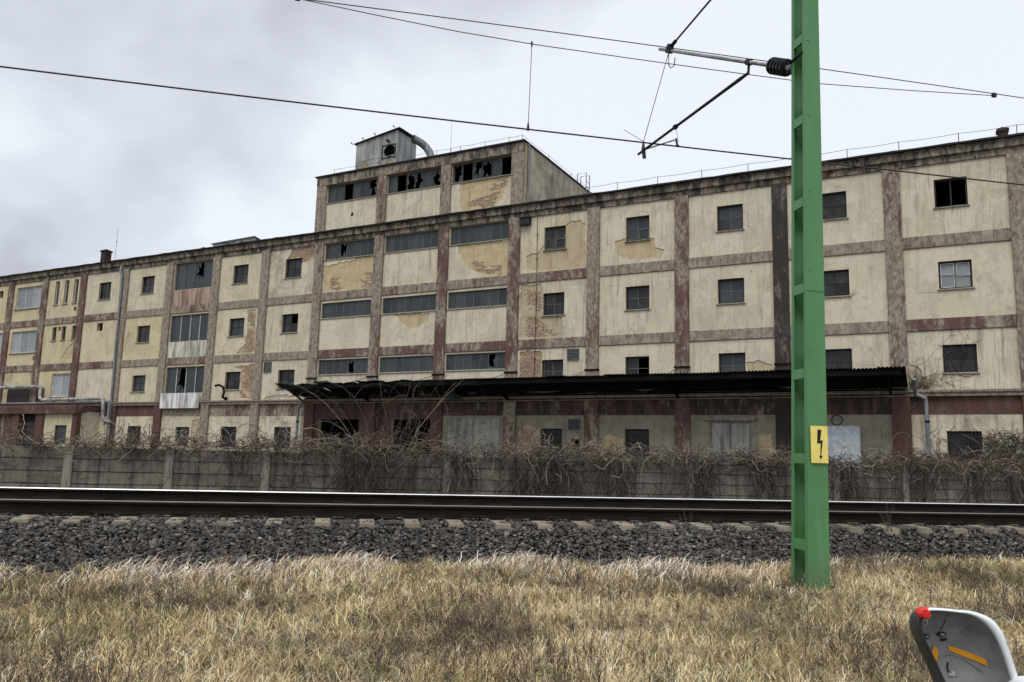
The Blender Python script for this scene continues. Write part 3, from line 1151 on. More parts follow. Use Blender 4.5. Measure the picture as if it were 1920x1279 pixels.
P = wander(r, P0, D0, 10, r.uniform(.05, .14, n), .42, pullc)
creeper('dead_creeper', P, r.uniform(.004, .009, n), vine_cols(r, n, .30) * 1.25, 'thick tangle of dead brown creeper stems heaped along the top of the concrete fence')

# long arching runners out of the tangle
n = 300
a = r.uniform(-4.5, 24, n)
P0 = np.stack([a, FB + r.normal(-.05, .15, n), FTOP + r.uniform(0, .25, n)], -1)
D0 = np.stack([r.normal(0, 1, n), r.normal(-.3, .4, n), r.uniform(.1, 1.1, n)], -1)
P = wander(r, P0, D0, 12, r.uniform(.06, .13, n), .16, None, .20)
creeper('dead_creeper', P, r.uniform(.004, .008, n), vine_cols(r, n, .5), 'pale arching runners curling out of the creeper tangle on the concrete fence')

# hanging curtain in front of the planks
def curtain_density(a):
    d = np.where(a < -3.2, .10, np.where(a < 0, .55, .95))
    d = d * (.62 + .5 * np.sin(a * 1.9 + .5) * np.sin(a * .73 + 1.2) + .22 * np.sin(a * 4.3))
    d = np.where((a > 10.6) & (a < 12.0), d * .22, d)
    d = np.where((a > 15.6) & (a < 17.4), d * .45, d)
    return np.clip(d, .03, 1)


n = 11000
a = r.uniform(-12, 26, n)
k = r.random(n) < curtain_density(a) ** 1.5 * .60
a = a[k]
n = len(a)
P0 = np.stack([a, FB - .04 - np.abs(r.normal(0, .08, n)), FTOP + r.uniform(-.75, .12, n)], -1)
D0 = np.stack([r.normal(0, .35, n), r.normal(0, .15, n), -np.ones(n)], -1)
P = wander(r, P0, D0, 11, r.uniform(.05, .15, n), .20, lambda P: np.stack([0 * P[:, 0], (FB - .09 - P[:, 1]) * 1.2, 0 * P[:, 0]], -1), .06)
creeper('dead_creeper', P, r.uniform(.0035, .008, n), vine_cols(r, n, .05), 'curtain of dead creeper stems hanging down the trackside face of the concrete fence')

# ivy twigs clinging to the left part of the fence, sparse
n = 260
a = r.uniform(-13, 0, n)
P0 = np.stack([a, np.full(n, FB + .03), r.uniform(.4, 1.6, n)], -1)
D0 = np.stack([r.normal(0, 1, n), 0 * a, r.normal(0, 1, n)], -1)
P = wander(r, P0, D0, 10, r.uniform(.05, .10, n), .30, lambda P: np.stack([0 * P[:, 0], (FB + .03 - P[:, 1]) * 3, 0 * P[:, 0]], -1))
creeper('dead_creeper', P, r.uniform(.003, .007, n), vine_cols(r, n, .02), 'sparse dark creeper stems clinging to the bare left end of the concrete fence')


# ------------------------------------------------------------------ shrubs (trunk + branching shoots)
def shrub(name, label, frame, base, height, spread, nmain, seed, arch=0.25, rad=.016, parent=None, cat='shrub', fine=5, light=.35):
    rr = np.random.default_rng(seed)
    root = thing(name, label, cat, frame, base)
    tot = []
    K = 12
    P0 = np.tile(np.array(base, float), (nmain, 1)) + rr.normal(0, .06, (nmain, 3)) * np.array([1, .6, 0])
    D0 = np.stack([rr.normal(0, spread, nmain), rr.normal(0, spread * .5, nmain), np.ones(nmain)], -1)
    st = rr.uniform(.55, 1.05, nmain) * height / K
    P = wander(rr, P0, D0, K, st, .09, None, arch * .12)
    radm = rad * rr.uniform(.5, 1, nmain)[:, None] * np.linspace(1, .3, K)[None]
    bx = np.array(base)
    v, f, c = paths_to_tubes(P - bx, radm, vine_cols(rr, nmain, light), 5)
    new('trunk', np_mesh('trunk', v, f, c), M['vine'], root)
    m = nmain * fine
    s = rr.integers(0, nmain, m)
    kk = rr.integers(3, K - 1, m)
    Q0 = P[s, kk]
    DD = P[s, kk] - P[s, kk - 1]
    DD /= np.linalg.norm(DD, axis=1, keepdims=True)
    DD = DD + rr.normal(0, .6, (m, 3))
    Q = wander(rr, Q0, DD, 8, rr.uniform(.3, .9, m) * height / 26, .20, None, arch * .25)
    v, f, c = paths_to_tubes(Q - bx, np.full(m, rad * .25)[:, None] * np.linspace(1, .5, 8)[None] * rr.uniform(.6, 1.2, (m, 1)), vine_cols(rr, m, light), 3)
    new('crown', np_mesh('crown', v, f, c), M['vine'], root)
    return root


shrub('bare_shrub', 'tall leafless bush with long arching shoots rising behind the fence in front of the canopy', 'track', (1.15, 22.9, .1), 6.0, .34, 26, 61, arch=1.0, rad=.014, fine=18, light=.25)
shrub('bare_shrub', 'tangled leafless briar behind the fence in front of the white framed doorway', 'track', (1.75, 22.7, .1), 2.3, .38, 24, 62, arch=1.2, rad=.011, fine=18, light=.12)
shrub('bare_shrub', 'small leafless bush behind the fence left of the tall arching one', 'track', (-.35, 22.7, .1), 3.0, .35, 14, 63, arch=1.1, rad=.014, fine=8, light=.35)
shrub('dead_weed', 'thin feathery dead weed growing on the ballast just right of the green mast', 'track', (8.35, 11.2, .6), .55, .22, 7, 64, arch=.1, rad=.005, cat='weed', fine=9, light=.2)
shrub('dead_weed', 'thin feathery dead weed standing in front of the near rail left of the green mast', 'track', (5.0, 11.1, .55), .38, .25, 6, 65, arch=.1, rad=.004, cat='weed', fine=8, light=.2)

# ------------------------------------------------------------------ the factory
fac = thing('factory_building', 'long derelict four storey factory with cream plaster panels framed by peeling maroon pilasters', 'factory', 'facade', (-30, 0, 0))
PIL = [-76.2, -72.2, -68.1, -64.1, -59.9, -55.8, -51.5, -47.1, -42.8, -38.65, -34.6, -30.5, -26.3, -22.15, -18.0, -13.8, -9.6, -5.4, -1.12, 3.12, 7.3, 11.5]
S0, S1 = PIL[0], PIL[-1]
ROWS = [(0.0, 4.42), (4.42, 7.05), (7.05, 10.3), (10.3, 13.6)]
DEEP = 15.0
TOP = 14.05

WC = {}        # small window centres by bay index
for i in range(len(PIL) - 1):
    WC[i] = (PIL[i] + PIL[i + 1]) / 2
WC[6], WC[7], WC[8], WC[9] = -49.25, -44.95, -40.6, -36.65
WC[10], WC[14], WC[15], WC[16], WC[17], WC[18] = -32.45, -15.83, -11.66, -7.48, -3.35, .93
WIN = []       # (bay,row,kind,x0,z0,x1,z1)
SZ = {3: (11.62, 12.74), 2: (8.40, 9.47), 1: (5.20, 6.25), 0: (1.85, 3.02)}
for i in range(len(PIL) - 1):
    for rrow in (0, 1, 2, 3):
        c = WC[i]
        hw = .62 if i < 14 else .56
        z0, z1 = SZ[rrow]
        if i in (7, 9, 10, 14, 15, 16, 17, 18, 19, 20):
            if rrow == 0 and i in (16, 17):
                continue
            WIN.append([i, rrow, 'small', c - hw, z0, c + hw, z1])
        elif i == 6 and rrow == 3:
            WIN.append([i, rrow, 'small', c - hw, 11.52, c + hw, 12.68])
        elif i in (11, 12, 13):
            zz0, zz1 = {3: (12.42, 13.34), 2: (9.06, 9.92), 1: (5.90, 6.72)}.get(rrow, (0, 0))
            if rrow:
                WIN.append([i, rrow, 'strip', PIL[i] + .36, zz0, PIL[i + 1] - .36, zz1])
        elif i == 8:
            if rrow == 0:
                WIN.append([i, rrow, 'small', -41.15, 1.85, -39.95, 2.98])
            else:
                zz0, zz1 = {3: (11.58, 13.32), 2: (8.27, 9.95), 1: (5.05, 6.68)}[rrow]
                WIN.append([i, rrow, 'tall', PIL[i] + .36, zz0, PIL[i + 1] - .36, zz1])
        elif i in (0, 1, 2, 3, 4):
            if rrow == 2 or (rrow == 3 and i == 4) or (rrow == 3 and i < 3):
                WIN.append([i, rrow, 'broad', PIL[i] + .62, 8.2 if rrow == 2 else 11.45, PIL[i + 1] - .45, 9.78 if rrow == 2 else 13.05])
WIN.append([5, 1, 'casement', -54.0, 5.0, -51.95, 6.57])
for c in (-54.5, -53.45, -52.4):
    WIN.append([5, 3, 'slit', c - .24, 11.5, c + .24, 13.18])
for c in (-54.3, -53.25, -52.1):
    WIN.append([5, 2, 'slit', c - .24, 8.93, c + .24, 9.88])
WIN.append([5, 2, 'hole', -53.92, 9.58, -53.6, 9.88])
WIN.append([5, 3, 'hole', -52.42, 10.93, -52.1, 11.18])
WIN.append([4, 3, 'hole', -56.38, 10.98, -56.06, 11.22])
WIN.append([4, 2, 'hole', -56.49, 7.63, -56.15, 7.9])
WIN.append([6, 2, 'hole', -49.7, 9.35, -49.1, 9.9])
WIN.append([3, 3, 'hole', -61.6, 12.45, -61.0, 13.0])
WIN.append([16, 0, 'door', -8.45, .35, -6.72, 3.37])
WIN.append([14, 0, 'hole', -14.8, 2.2, -14.4, 2.55])
# ground floor openings under the canopy
WIN.append([11, 0, 'shop', -29.9, 1.0, -27.1, 3.47])
WIN.append([12, 0, 'shop', -25.0, 1.0, -22.55, 3.47])

PATCH = [  # bay,row, polygon, brick amount, yellow
    (11, 3, [(-30.1, 10.62), (-26.68, 10.5), (-26.66, 12.34), (-27.9, 12.40), (-28.0, 12.22), (-30.1, 12.10)], .16, 1.0),
    (13, 3, [(-21.33, 12.36), (-21.24, 11.96), (-20.94, 11.45), (-20.49, 11.02), (-19.72, 10.67), (-18.98, 10.54), (-18.31, 10.55), (-18.33, 12.31), (-20.0, 12.32)], .22, 1.0),
    (12, 2, [(-25.03, 8.98), (-24.66, 8.52), (-24.17, 8.2), (-23.48, 8.21), (-22.92, 8.52), (-22.83, 8.9)], .05, 1.0),
    (14, 3, [(-15.29, 12.69), (-14.95, 12.91), (-14.51, 12.88), (-14.24, 12.67), (-14.18, 10.59), (-15.12, 10.55), (-16.67, 10.61), (-17.23, 10.76), (-17.34, 11.4), (-16.69, 11.59), (-16.38, 11.81), (-15.3, 11.7)], .12, .75),
    (15, 3, [(-12.77, 11.65), (-12.21, 11.74), (-11.12, 11.67), (-10.87, 11.6), (-10.82, 11.2), (-10.35, 11.03), (-10.55, 10.7), (-12.0, 10.72), (-12.61, 10.99)], .06, .9),
    (14, 2, [(-17.61, 9.96), (-16.5, 9.95), (-16.45, 9.56), (-16.40, 8.36), (-15.35, 8.27), (-15.33, 7.27), (-17.62, 7.38)], .55, .6),
    (14, 1, [(-17.58, 6.72), (-16.45, 6.72), (-16.38, 5.2), (-17.55, 4.8)], .9, .4),
    (9, 2, [(-35.86, 9.92), (-35.17, 9.93), (-34.98, 7.3), (-35.9, 7.27), (-36.53, 7.35), (-35.96, 7.79), (-35.73, 8.58)], .6, .7),
    (9, 1, [(-36.69, 6.56), (-34.98, 6.62), (-34.98, 4.62), (-36.01, 4.65), (-35.95, 5.2), (-35.98, 6.3)], .75, .8),
    (10, 3, [(-32.95, 12.74), (-32.62, 13.23), (-31.9, 13.33), (-30.85, 13.30), (-30.85, 12.82), (-31.47, 12.49), (-31.83, 12.4), (-31.83, 12.75)], .95, .2),
    (16, 1, [(-6.90, 5.85), (-6.43, 5.9), (-5.87, 5.72), (-5.85, 4.72), (-6.90, 4.76)], .5, .8),
    (14, 0, [(-17.59, 3.06), (-16.93, 3.21), (-16.43, 2.97), (-16.42, 1.59), (-17.57, 1.47)], .8, .5),
    (15, 0, [(-13.3, 2.7), (-12.95, 2.8), (-12.26, 2.62), (-12.25, 1.35), (-13.3, 1.38)], .15, .9),
    (16, 0, [(-6.50, 2.83), (-5.93, 2.88), (-5.84, 1.32), (-6.5, 1.31)], .3, 1.0),
    (8, 0, [(-39.75, 3.38), (-39.05, 3.44), (-39.0, 1.12), (-39.80, 1.11)], .65, .7),
    (5, 2, [(-53.2, 7.55), (-52.6, 8.5), (-51.95, 8.75), (-51.93, 7.5)], .05, .8),
    (7, 2, [(-46.6, 8.0), (-46.0, 8.9), (-46.5, 9.1)], .1, .9),
    (10, 1, [(-34.1, 4.65), (-33.2, 4.85), (-31.4, 4.8), (-30.9, 4.62)], .5, .3),
    (18, 1, [(-.72, 4.7), (-.72, 5.6), (-.4, 5.3), (-.2, 4.75)], .3, .5),
]
YEL = {3: .9, 4: 1.0, 5: 1.0, 6: .45, 7: .4, 8: .5, 9: .2, 2: .8, 1: .8, 0: .8}
YELC = {(5, 3): .8, (6, 3): .1, (7, 2): .9, (6, 2): .5, (7, 3): .15, (6, 1): 0, (10, 3): 0, (10, 2): .15, (14, 3): .25}
GR = {(13, 0): .95, (14, 0): .9, (15, 0): .95, (16, 0): 1.0, (17, 0): .95, (10, 3): 1.0, (14, 2): .35, (8, 0): .8, (9, 0): .6, (10, 0): .7, (7, 0): .5, (13, 3): .3, (9, 1): .4, (10, 1): .5, (0, 0): .5, (5, 1): .5, (6, 1): .45, (12, 3): .2, (18, 1): .55, (6, 0): .95, (5, 0): .7, (4, 1): .8, (3, 1): .9, (18, 0): .75, (17, 3): .2}  # dirt amounts; ground bays under the canopy also include darkening for its shade


def skin(name, outer, holes, mat, parent, y0, y1, **props):
    return part(name, cut_panel(outer, holes, y0, y1), mat, parent, **props)


def panes(parent, x0, z0, x1, z1, nx, nz, y, mat, broken=(), bar=.025, jag=()):
    dx, dz = (x1 - x0) / nx, (z1 - z0) / nz
    rr = random.Random(int(abs(x0) * 100 + z0 * 1000))
    for i in range(nx):
        for k in range(nz):
            if (i, k) in broken:
                continue
            a0, a1, b0, b1 = x0 + i * dx + bar * .5, x0 + (i + 1) * dx - bar * .5, z0 + k * dz + bar * .5, z0 + (k + 1) * dz - bar * .5
            t1, t2 = rr.uniform(-.004, .004), rr.uniform(-.004, .004)
            if (i, k) in jag:
                # a pane with a jagged hole knocked out of it
                cx_, cz_ = rr.uniform(a0 + .35 * (a1 - a0), a0 + .65 * (a1 - a0)), rr.uniform(b0 + .3 * (b1 - b0), b0 + .7 * (b1 - b0))
                hole = []
                for q in range(13):
                    t = q * 2 * math.pi / 13
                    f_ = rr.choice((.25, .5, .75, 1.0, 1.0))
                    hx = (min(a1 - .02, max(a0 + .02, cx_ + (a1 - a0) * .62 * f_ * math.cos(t))))
                    hz = (min(b1 - .02, max(b0 + .02, cz_ + (b1 - b0) * .62 * f_ * math.sin(t))))
                    hole.append((hx, hz))
                part('pane', cut_panel(rect(a0, b0, a1, b1), [hole], y, y + .006), mat, parent)
            else:
                mb = MB()
                mb.hexa([(a0, y + t1, b0), (a1, y - t1, b0), (a1, y + .006 - t1, b0), (a0, y + .006 + t1, b0), (a0, y + t2, b1), (a1, y - t2, b1), (a1, y + .006 - t2, b1), (a0, y + .006 + t2, b1)])
                part('pane', mb, mat, parent)


def frame_mb(x0, z0, x1, z1, y, w=.05, d=.06):
    mb = MB()
    mb.box(x0, y, z0, x0 + w, y + d, z1)
    mb.box(x1 - w, y, z0, x1, y + d, z1)
    mb.box(x0 + w, y, z0, x1 - w, y + d, z0 + w)
    mb.box(x0 + w, y, z1 - w, x1 - w, y + d, z1)
    return mb


def bars(parent, mat, x0, z0, x1, z1, nx, nz, y, w=.028, d=.03):
    """each upright or transom bar an object of its own"""
    for i in range(1, nx):
        x = x0 + (x1 - x0) * i / nx
        part('glazing_bar', MB().box(x - w / 2, y, z0, x + w / 2, y + d, z1), mat, parent)
    for k in range(1, nz):
        z = z0 + (z1 - z0) * k / nz
        part('glazing_bar', MB().box(x0, y + .003, z - w / 2, x1, y + d - .003, z + w / 2), mat, parent)


def bars_mb(x0, z0, x1, z1, nx, nz, y, w=.028, d=.03, mb=None):
    mb = mb or MB()
    for i in range(1, nx):
        x = x0 + (x1 - x0) * i / nx
        mb.box(x - w / 2, y, z0, x + w / 2, y + d, z1)
    for k in range(1, nz):
        z = z0 + (z1 - z0) * k / nz
        mb.box(x0, y + .003, z - w / 2, x1, y + d - .003, z + w / 2)
    return mb


def sill_mb(x0, z0, x1, y=-.09):
    mb = MB()
    mb.hexa([(x0 - .06, y, z0 - .06), (x1 + .06, y, z0 - .06), (x1 + .06, .12, z0 - .06), (x0 - .06, .12, z0 - .06), (x0 - .06, y, z0 - .02), (x1 + .06, y, z0 - .02), (x1 + .06, .12, z0 + .005), (x0 - .06, .12, z0 + .005)])
    return mb


BROKEN = {(11, 3): dict(jag=[(2, 0)]), (11, 1): dict(jag=[(4, 0)]), (13, 1): dict(jag=[(5, 0)]), (16, 0): {}}


def add_window(i, row, kind, x0, z0, x1, z1, brk=None, wall=fac):
    brk = brk or BROKEN.get((i, row), {})
    if kind == 'small':
        y = .10
        special_open = (i, row) == (18, 3)
        lite = (i, row) in ((18, 2),)
        f = part('window', frame_mb(x0 + .004, z0 + .004, x1 - .004, z1 - .004, y, .055), M['frame_dark'], wall)
        nx, nz = (2, 2) if i >= 14 else (3, 2)
        if row == 0:
            nx, nz = 2, 1
        if i in (7, 9, 10):
            nx, nz = 2, 2
        gm_ = 'pale_glass' if lite else ('strip_glass' if (i, row) in ((15, 3), (16, 3), (16, 2), (7, 1), (16, 1), (9, 2)) else 'glass')
        if not special_open:
            bm = M['frame_grey'] if (i in (14, 15, 16, 19) or lite) else M['frame_dark']
            broken = ()
            if (i, row) == (15, 1):
                broken = ((1, 0), (1, 1))
            if (i, row) == (10, 2):
                broken = ((1, 1),)
            bars(f, bm, x0 + .05, z0 + .05, x1 - .05, z1 - .05, nx, nz, y + .015, .03 if lite else .022)
            panes(f, x0 + .055, z0 + .055, x1 - .055, z1 - .055, nx, nz, y + .035, M[gm_], broken)
            if lite or (i, row) in ((14, 3), (15, 3), (14, 1)):
                part('casement', frame_mb(x0 + .07, z0 + .07, (x0 + x1) / 2 - .03, z1 - .07, y - .01, .022, .02), M['frame_white'] if lite else M['frame_grey'], f)
                part('casement', frame_mb((x0 + x1) / 2 + .05, z0 + (.5 if lite else .07), x1 - .07, z1 - .07 if lite else z0 + .52, y - .012, .022, .02), M['frame_white'] if lite else M['frame_grey'], f)
        else:
            bars(f, M['frame_dark'], x0 + .05, z0 + .05, x1 - .05, z1 - .05, 2, 1, y + .015, .05)
        if row == 0 and i >= 14 or row == 0 and i in (7, 9, 10):
            g = MB()
            for k in range(9):
                xx = x0 + .08 + (x1 - x0 - .16) * k / 8
                g.box(xx - .009, -.06, z0 + .02, xx + .009, -.042, z1 - .02)
            g.box(x0 + .02, -.064, z0 + .3, x1 - .02, -.04, z0 + .33)
            g.box(x0 + .02, -.064, z1 - .25, x1 - .02, -.04, z1 - .22)
            part('window_grille', g, M['frame_dark'], f)
        if row > 0:
            part('sill', sill_mb(x0, z0, x1), M['sill'], f)
    elif kind == 'strip':
        y = .04
        nx = {11: 7, 12: 7, 13: 7}.get(i, 6)
        f = part('window', frame_mb(x0, z0 + .002, x1, z1 - .002, y, .035), M['frame_grey'], wall)
        rr = random.Random(i * 7 + row)
        bars(f, M['frame_grey'] if row < 4 else M['frame_dark'], x0 + .03, z0 + .03, x1 - .03, z1 - .03, nx, 1, y + .012, .024)
        panes(f, x0 + .035, z0 + .035, x1 - .035, z1 - .035, nx, 1, y + .022, M['strip_glass'], brk.get('broken', ()), jag=brk.get('jag', ()))
        part('sill', sill_mb(x0, z0, x1, -.075), M['sill'], f)
    elif kind == 'tall':
        y = .06
        f = part('window', frame_mb(x0, z0, x1, z1, y, .04), M['frame_grey'], wall)
        bars(f, M['frame_white'] if row < 3 else M['frame_grey'], x0 + .04, z0 + .04, x1 - .04, z1 - .04, 4, 1, y - .01, .04)
        panes(f, x0 + .04, z0 + .04, x1 - .04, z1 - .04, 4, 1, y + .022, M['strip_glass'], (), jag={3: ((2, 0),), 1: ((1, 0),), 2: ()}[row])
        pz = {3: (10.56, 11.56), 2: (7.26, 8.25), 1: (4.62, 5.03)}[row]
        if row == 1:
            pz = (4.10, 5.03)
        mm = M[{3: 'rust', 2: 'cream_sheet', 1: 'white_sheet'}[row]]
        w = x1 - x0
        for k in range({3: 4, 2: 1, 1: 2}[row]):
            kk = {3: 4, 2: 1, 1: 2}[row]
            mb = MB()
            mb.box(x0 + .01 + w * k / kk, -.05 if row > 1 else -.30, pz[0], x0 - .01 + w * (k + 1) / kk, -.02 if row > 1 else -.275, pz[1])
            part('spandrel_panel', mb, mm, wall)
    elif kind == 'broad':
        y = .06
        f = part('window', frame_mb(x0, z0, x1, z1, y, .06), M['frame_white'], wall)
        bars(f, M['frame_white'], x0 + .05, z0 + .05, x1 - .05, z1 - .05, 3, 1, y - .005, .06)
        panes(f, x0 + .06, z0 + .06, x1 - .06, z1 - .06, 3, 1, y + .03, M['pale_glass'])
        part('sill', sill_mb(x0, z0, x1, -.12), M['sill'], f)
    elif kind == 'casement':
        y = .06
        f = part('window', frame_mb(x0, z0, x1, z1, y, .07), M['frame_white'], wall)
        bars(f, M['frame_white'], x0 + .05, z0 + .05, x1 - .05, z1 - .05, 2, 1, y - .005, .08)
        panes(f, x0 + .07, z0 + .07, x1 - .07, z1 - .07, 2, 1, y + .03, M['pale_glass'])
        part('sill', sill_mb(x0, z0, x1), M['sill'], f)
    elif kind == 'slit':
        f = part('window', frame_mb(x0 + .003, z0, x1 - .003, z1, .08, .045), M['frame_white'] if row == 3 else M['frame_grey'], wall)
        panes(f, x0 + .045, z0 + .045, x1 - .045, z1 - .045, 1, 1, .10, M['glass' if row == 2 else 'strip_glass'])
        part('sill', sill_mb(x0, z0, x1), M['sill'], f)
    elif kind == 'shop':
        f = part('window', frame_mb(x0, z0, x1, z1, -.02, .06), M['frame_grey'], wall)
        bars(f, M['frame_grey'], x0 + .05, z0 + .05, x1 - .05, z1 - .05, 3 if i == 11 else 2, 1, -.025, .05)
        panes(f, x0 + .06, z0 + .06, x1 - .06, z1 - .06, 3 if i == 11 else 2, 2, .01, M['shop_glass'], ((0, 0), (0, 1)) if i == 12 else ())
    elif kind == 'door':
        d = part('door_frame', frame_mb(x0, z0, x1, z1, .02, .07, .1), M['sill'], wall)
        for s in (0, 1):
            mb = MB()
            xm = (x0 + x1) / 2
            a0, a1 = (x0 + .075, xm - .012) if s == 0 else (xm + .012, x1 - .075)
            mb.box(a0, .05, z0, a1, .09, z1 - .075)
            lf = part('door_leaf', mb, M['door'], d)
        mb = MB()
        mb.box(x0 - .22, -.16, z1 + .02, x1 + .2, -.033, z1 + .21)
        part('door_lintel', mb, M['sill'], wall)


LOWDARK = (11, 12)
for i in range(len(PIL) - 1):
    for row in range(4):
        xa, xb = PIL[i], PIL[i + 1]
        za, zb = ROWS[row]
        wins = [w for w in WIN if w[0] == i and w[1] == row]
        holes = [rect(w[3], w[4], w[5], w[6]) for w in wins]
        if i == 8 and row:      # behind the spandrel panels
            pass
        yel = YELC.get((i, row), YEL.get(i, 0.0))
        pats = [(ragged(p[2], .05, .15, int(abs(p[2][0][0]) * 10)), p[3], p[4]) for p in PATCH if p[0] == i and p[1] == row]
        bk = max([p[1] for p in pats], default=0.2)
        yl = max([p[2] for p in pats], default=.6)
        part('wall_panel', cut_panel(rect(xa, za, xb, zb), holes, 0.0, .24), M['under'], fac, brick=float(bk), yellow=float(yl))
        ztop = 3.63 if row == 0 else zb
        if row == 0:
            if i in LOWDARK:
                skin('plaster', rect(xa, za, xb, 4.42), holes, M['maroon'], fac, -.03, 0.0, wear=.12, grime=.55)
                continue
            skin('plaster', rect(xa, za, xb, ztop), holes + [p[0] for p in pats], M['plaster'], fac, -.03, 0.0, yellow=float(yel * .5), grime=float(GR.get((i, row), .35)), soot=(.75 if 11 <= i <= 17 else 0.0))  # bays under the canopy are coloured darker to carry its shade
            skin('painted_band', rect(xa, 3.63, xb, 4.42), [], M['maroon'], fac, -.036, 0.0, wear={13: .35, 14: .35, 15: .45, 16: .42, 9: .6, 10: .62, 8: .95}.get(i, .22), grime=(.62 if 11 <= i <= 17 else .25))  # bands under the canopy get extra darkening in place of shade
        else:
            skin('plaster', rect(xa, za, xb, zb), holes + [p[0] for p in pats], M['plaster'], fac, -.03, 0.0, yellow=float(yel), grime=float(GR.get((i, row), random.uniform(0, .16))))
        for w in wins:
            if w[2] != 'hole':
                add_window(*w)

# bricks laid bare in the broken plaster: real courses, joined
def brick_field(poly, seed, cover):
    rr = random.Random(seed)
    x0, x1 = min(p[0] for p in poly), max(p[0] for p in poly)
    z0, z1 = min(p[1] for p in poly), max(p[1] for p in poly)
    mb = MB()
    z, k = z0, 0
    while z < z1:
        x = x0 - (.13 if k % 2 else 0)
        while x < x1:
            cx_, cz_ = x + .12, z + .035
            v = math.sin(cx_ * 2.1 + seed) + math.sin(cz_ * 3.3 + cx_ * 1.4) + rr.uniform(-.8, .8)
            if inside(poly, cx_, cz_) and v > cover and rr.random() > .12:
                d = rr.uniform(.006, .017)
                mb.box(x + rr.uniform(0, .01), -d, z + rr.uniform(0, .006), x + .245 - rr.uniform(0, .02), .0015, z + .068)
            x += .26
        z += .083
        k += 1
    return mb


M['brick'] = simple('bare_weathered_brick', (0.36, 0.275, 0.20), 0.92, var=.5, scale=9.0, dark=(.19, .125, .09))
BP = [([(-29.7, 11.35), (-29.05, 11.35), (-28.88, 10.61), (-29.56, 10.62)], -.2), ([(-27.6, 11.53), (-26.68, 11.45), (-26.68, 10.55), (-27.4, 10.6)], -.6),
      ([(-20.5, 11.31), (-19.97, 11.6), (-19.22, 11.48), (-18.68, 10.86), (-18.78, 10.64), (-19.52, 10.75), (-20.05, 10.94)], -.9),
      ([(-20.2, 15.7), (-18.5, 15.66), (-18.7, 15.0), (-20.1, 15.2)], -.4), ([(-21.1, 14.6), (-18.95, 15.0), (-19.4, 14.2), (-21.0, 14.12)], -.9),
      ([(-17.3, 9.7), (-16.5, 9.7), (-16.5, 7.5), (-17.3, 7.5)], .1), ([(-17.2, 8.1), (-15.4, 8.2), (-15.4, 7.4), (-17.2, 7.4)], -.2), ([(-17.5, 6.7), (-16.5, 6.7), (-16.5, 4.9), (-17.5, 4.9)], -1.2),
      ([(-35.8, 9.8), (-35.2, 9.8), (-35.1, 7.4), (-36.0, 7.4), (-35.7, 8.6)], -.8), ([(-35.7, 6.5), (-35.0, 6.6), (-35.0, 4.7), (-35.9, 4.7), (-35.8, 5.5)], -1.4),
      ([(-32.7, 13.1), (-31.0, 13.25), (-31.0, 12.85), (-31.9, 12.75)], -.6), ([(-17.4, 3.0), (-16.6, 2.9), (-16.6, 1.7), (-17.4, 1.7)], -1.0), ([(-39.7, 3.3), (-39.1, 3.3), (-39.1, 1.3), (-39.7, 1.3)], -1.0)]
for q, (poly, cov) in enumerate(BP):
    part('exposed_bricks', brick_field(poly, q, cov), M['brick'], fac, kind='stuff')

# pilasters and bands
WEAR = {4: .45, 5: .45, 6: .4, 7: .7, 8: .8, 9: .9, 10: .92, 11: .68, 12: .62, 13: .42, 14: .55, 15: .62, 16: .52, 17: .5, 18: .62, 19: .66}


def beveled(x0, y0, z0, x1, y1, z1, b=.02):
    mb = MB()
    mb.extrude_poly([(x0, y1), (x0, y0 + b), (x0 + b, y0), (x1 - b, y0), (x1, y0 + b), (x1, y1)], 'z', z0, z1)
    return mb


for j, p in enumerate(PIL):
    w = .31
    dark = .80 if j == 17 else .18
    if j == 18:
        w = .31
    up = part('pilaster', beveled(p - w, -.16, 4.575, p + w, 0.02, 13.40), M['maroon'], fac, wear=float(WEAR.get(j, .5)), grime=float(dark))
    part('pilaster', beveled(p - w - .02, -.17, 0, p + w + .02, 0.02, 4.30), M['maroon'], fac, wear={14: .55, 15: .5, 16: .45, 8: .2, 9: .75, 10: .8}.get(j, .15), grime=float(dark if j == 17 else .3))
    # iron collar low on the pilaster
    if 11 <= j <= 17:
        mb = MB()
        mb.box(p - w - .03, -.20, 5.66, p + w + .03, -.02, 5.74)
        part('iron_collar', mb, M['rail_side'], fac)
for i in range(len(PIL) - 1):
    xa, xb = PIL[i] + .31, PIL[i + 1] - .31
    for zz0, zz1 in ((6.80, 7.28), (10.05, 10.54)):
        mb = MB()
        rr = random.Random(i)
        mb.extrude_poly([(0.0, zz0), (-.075, zz0 + .015), (-.085, zz0 + .03), (-.085, zz1 - .02), (-.06, zz1), (0.0, zz1 + .01)], 'x', xa, xb)
        part('storey_band', mb, M['maroon'], fac, wear=float({7: .85, 9: .9, 10: .92, 15: .85, 16: .9, 17: .9}.get(i, .62 if i > 10 else .55) - (.15 if zz0 < 8 and i in (11, 12, 13, 18) else 0)), grime=.2)
    if i == 8:
        continue
# course above the ground floor (moulded ledge)
for i in range(len(PIL) - 1):
    xa, xb = PIL[i] + .002, PIL[i + 1] - .002
    mb = MB()
    mb.extrude_poly([(0.02, 4.30), (-.19, 4.31), (-.20, 4.40), (-.26, 4.46), (-.27, 4.53), (0.02, 4.58)], 'x', xa, xb)
    part('ledge_moulding', mb, M['maroon'], fac, wear=.98, grime=.3)
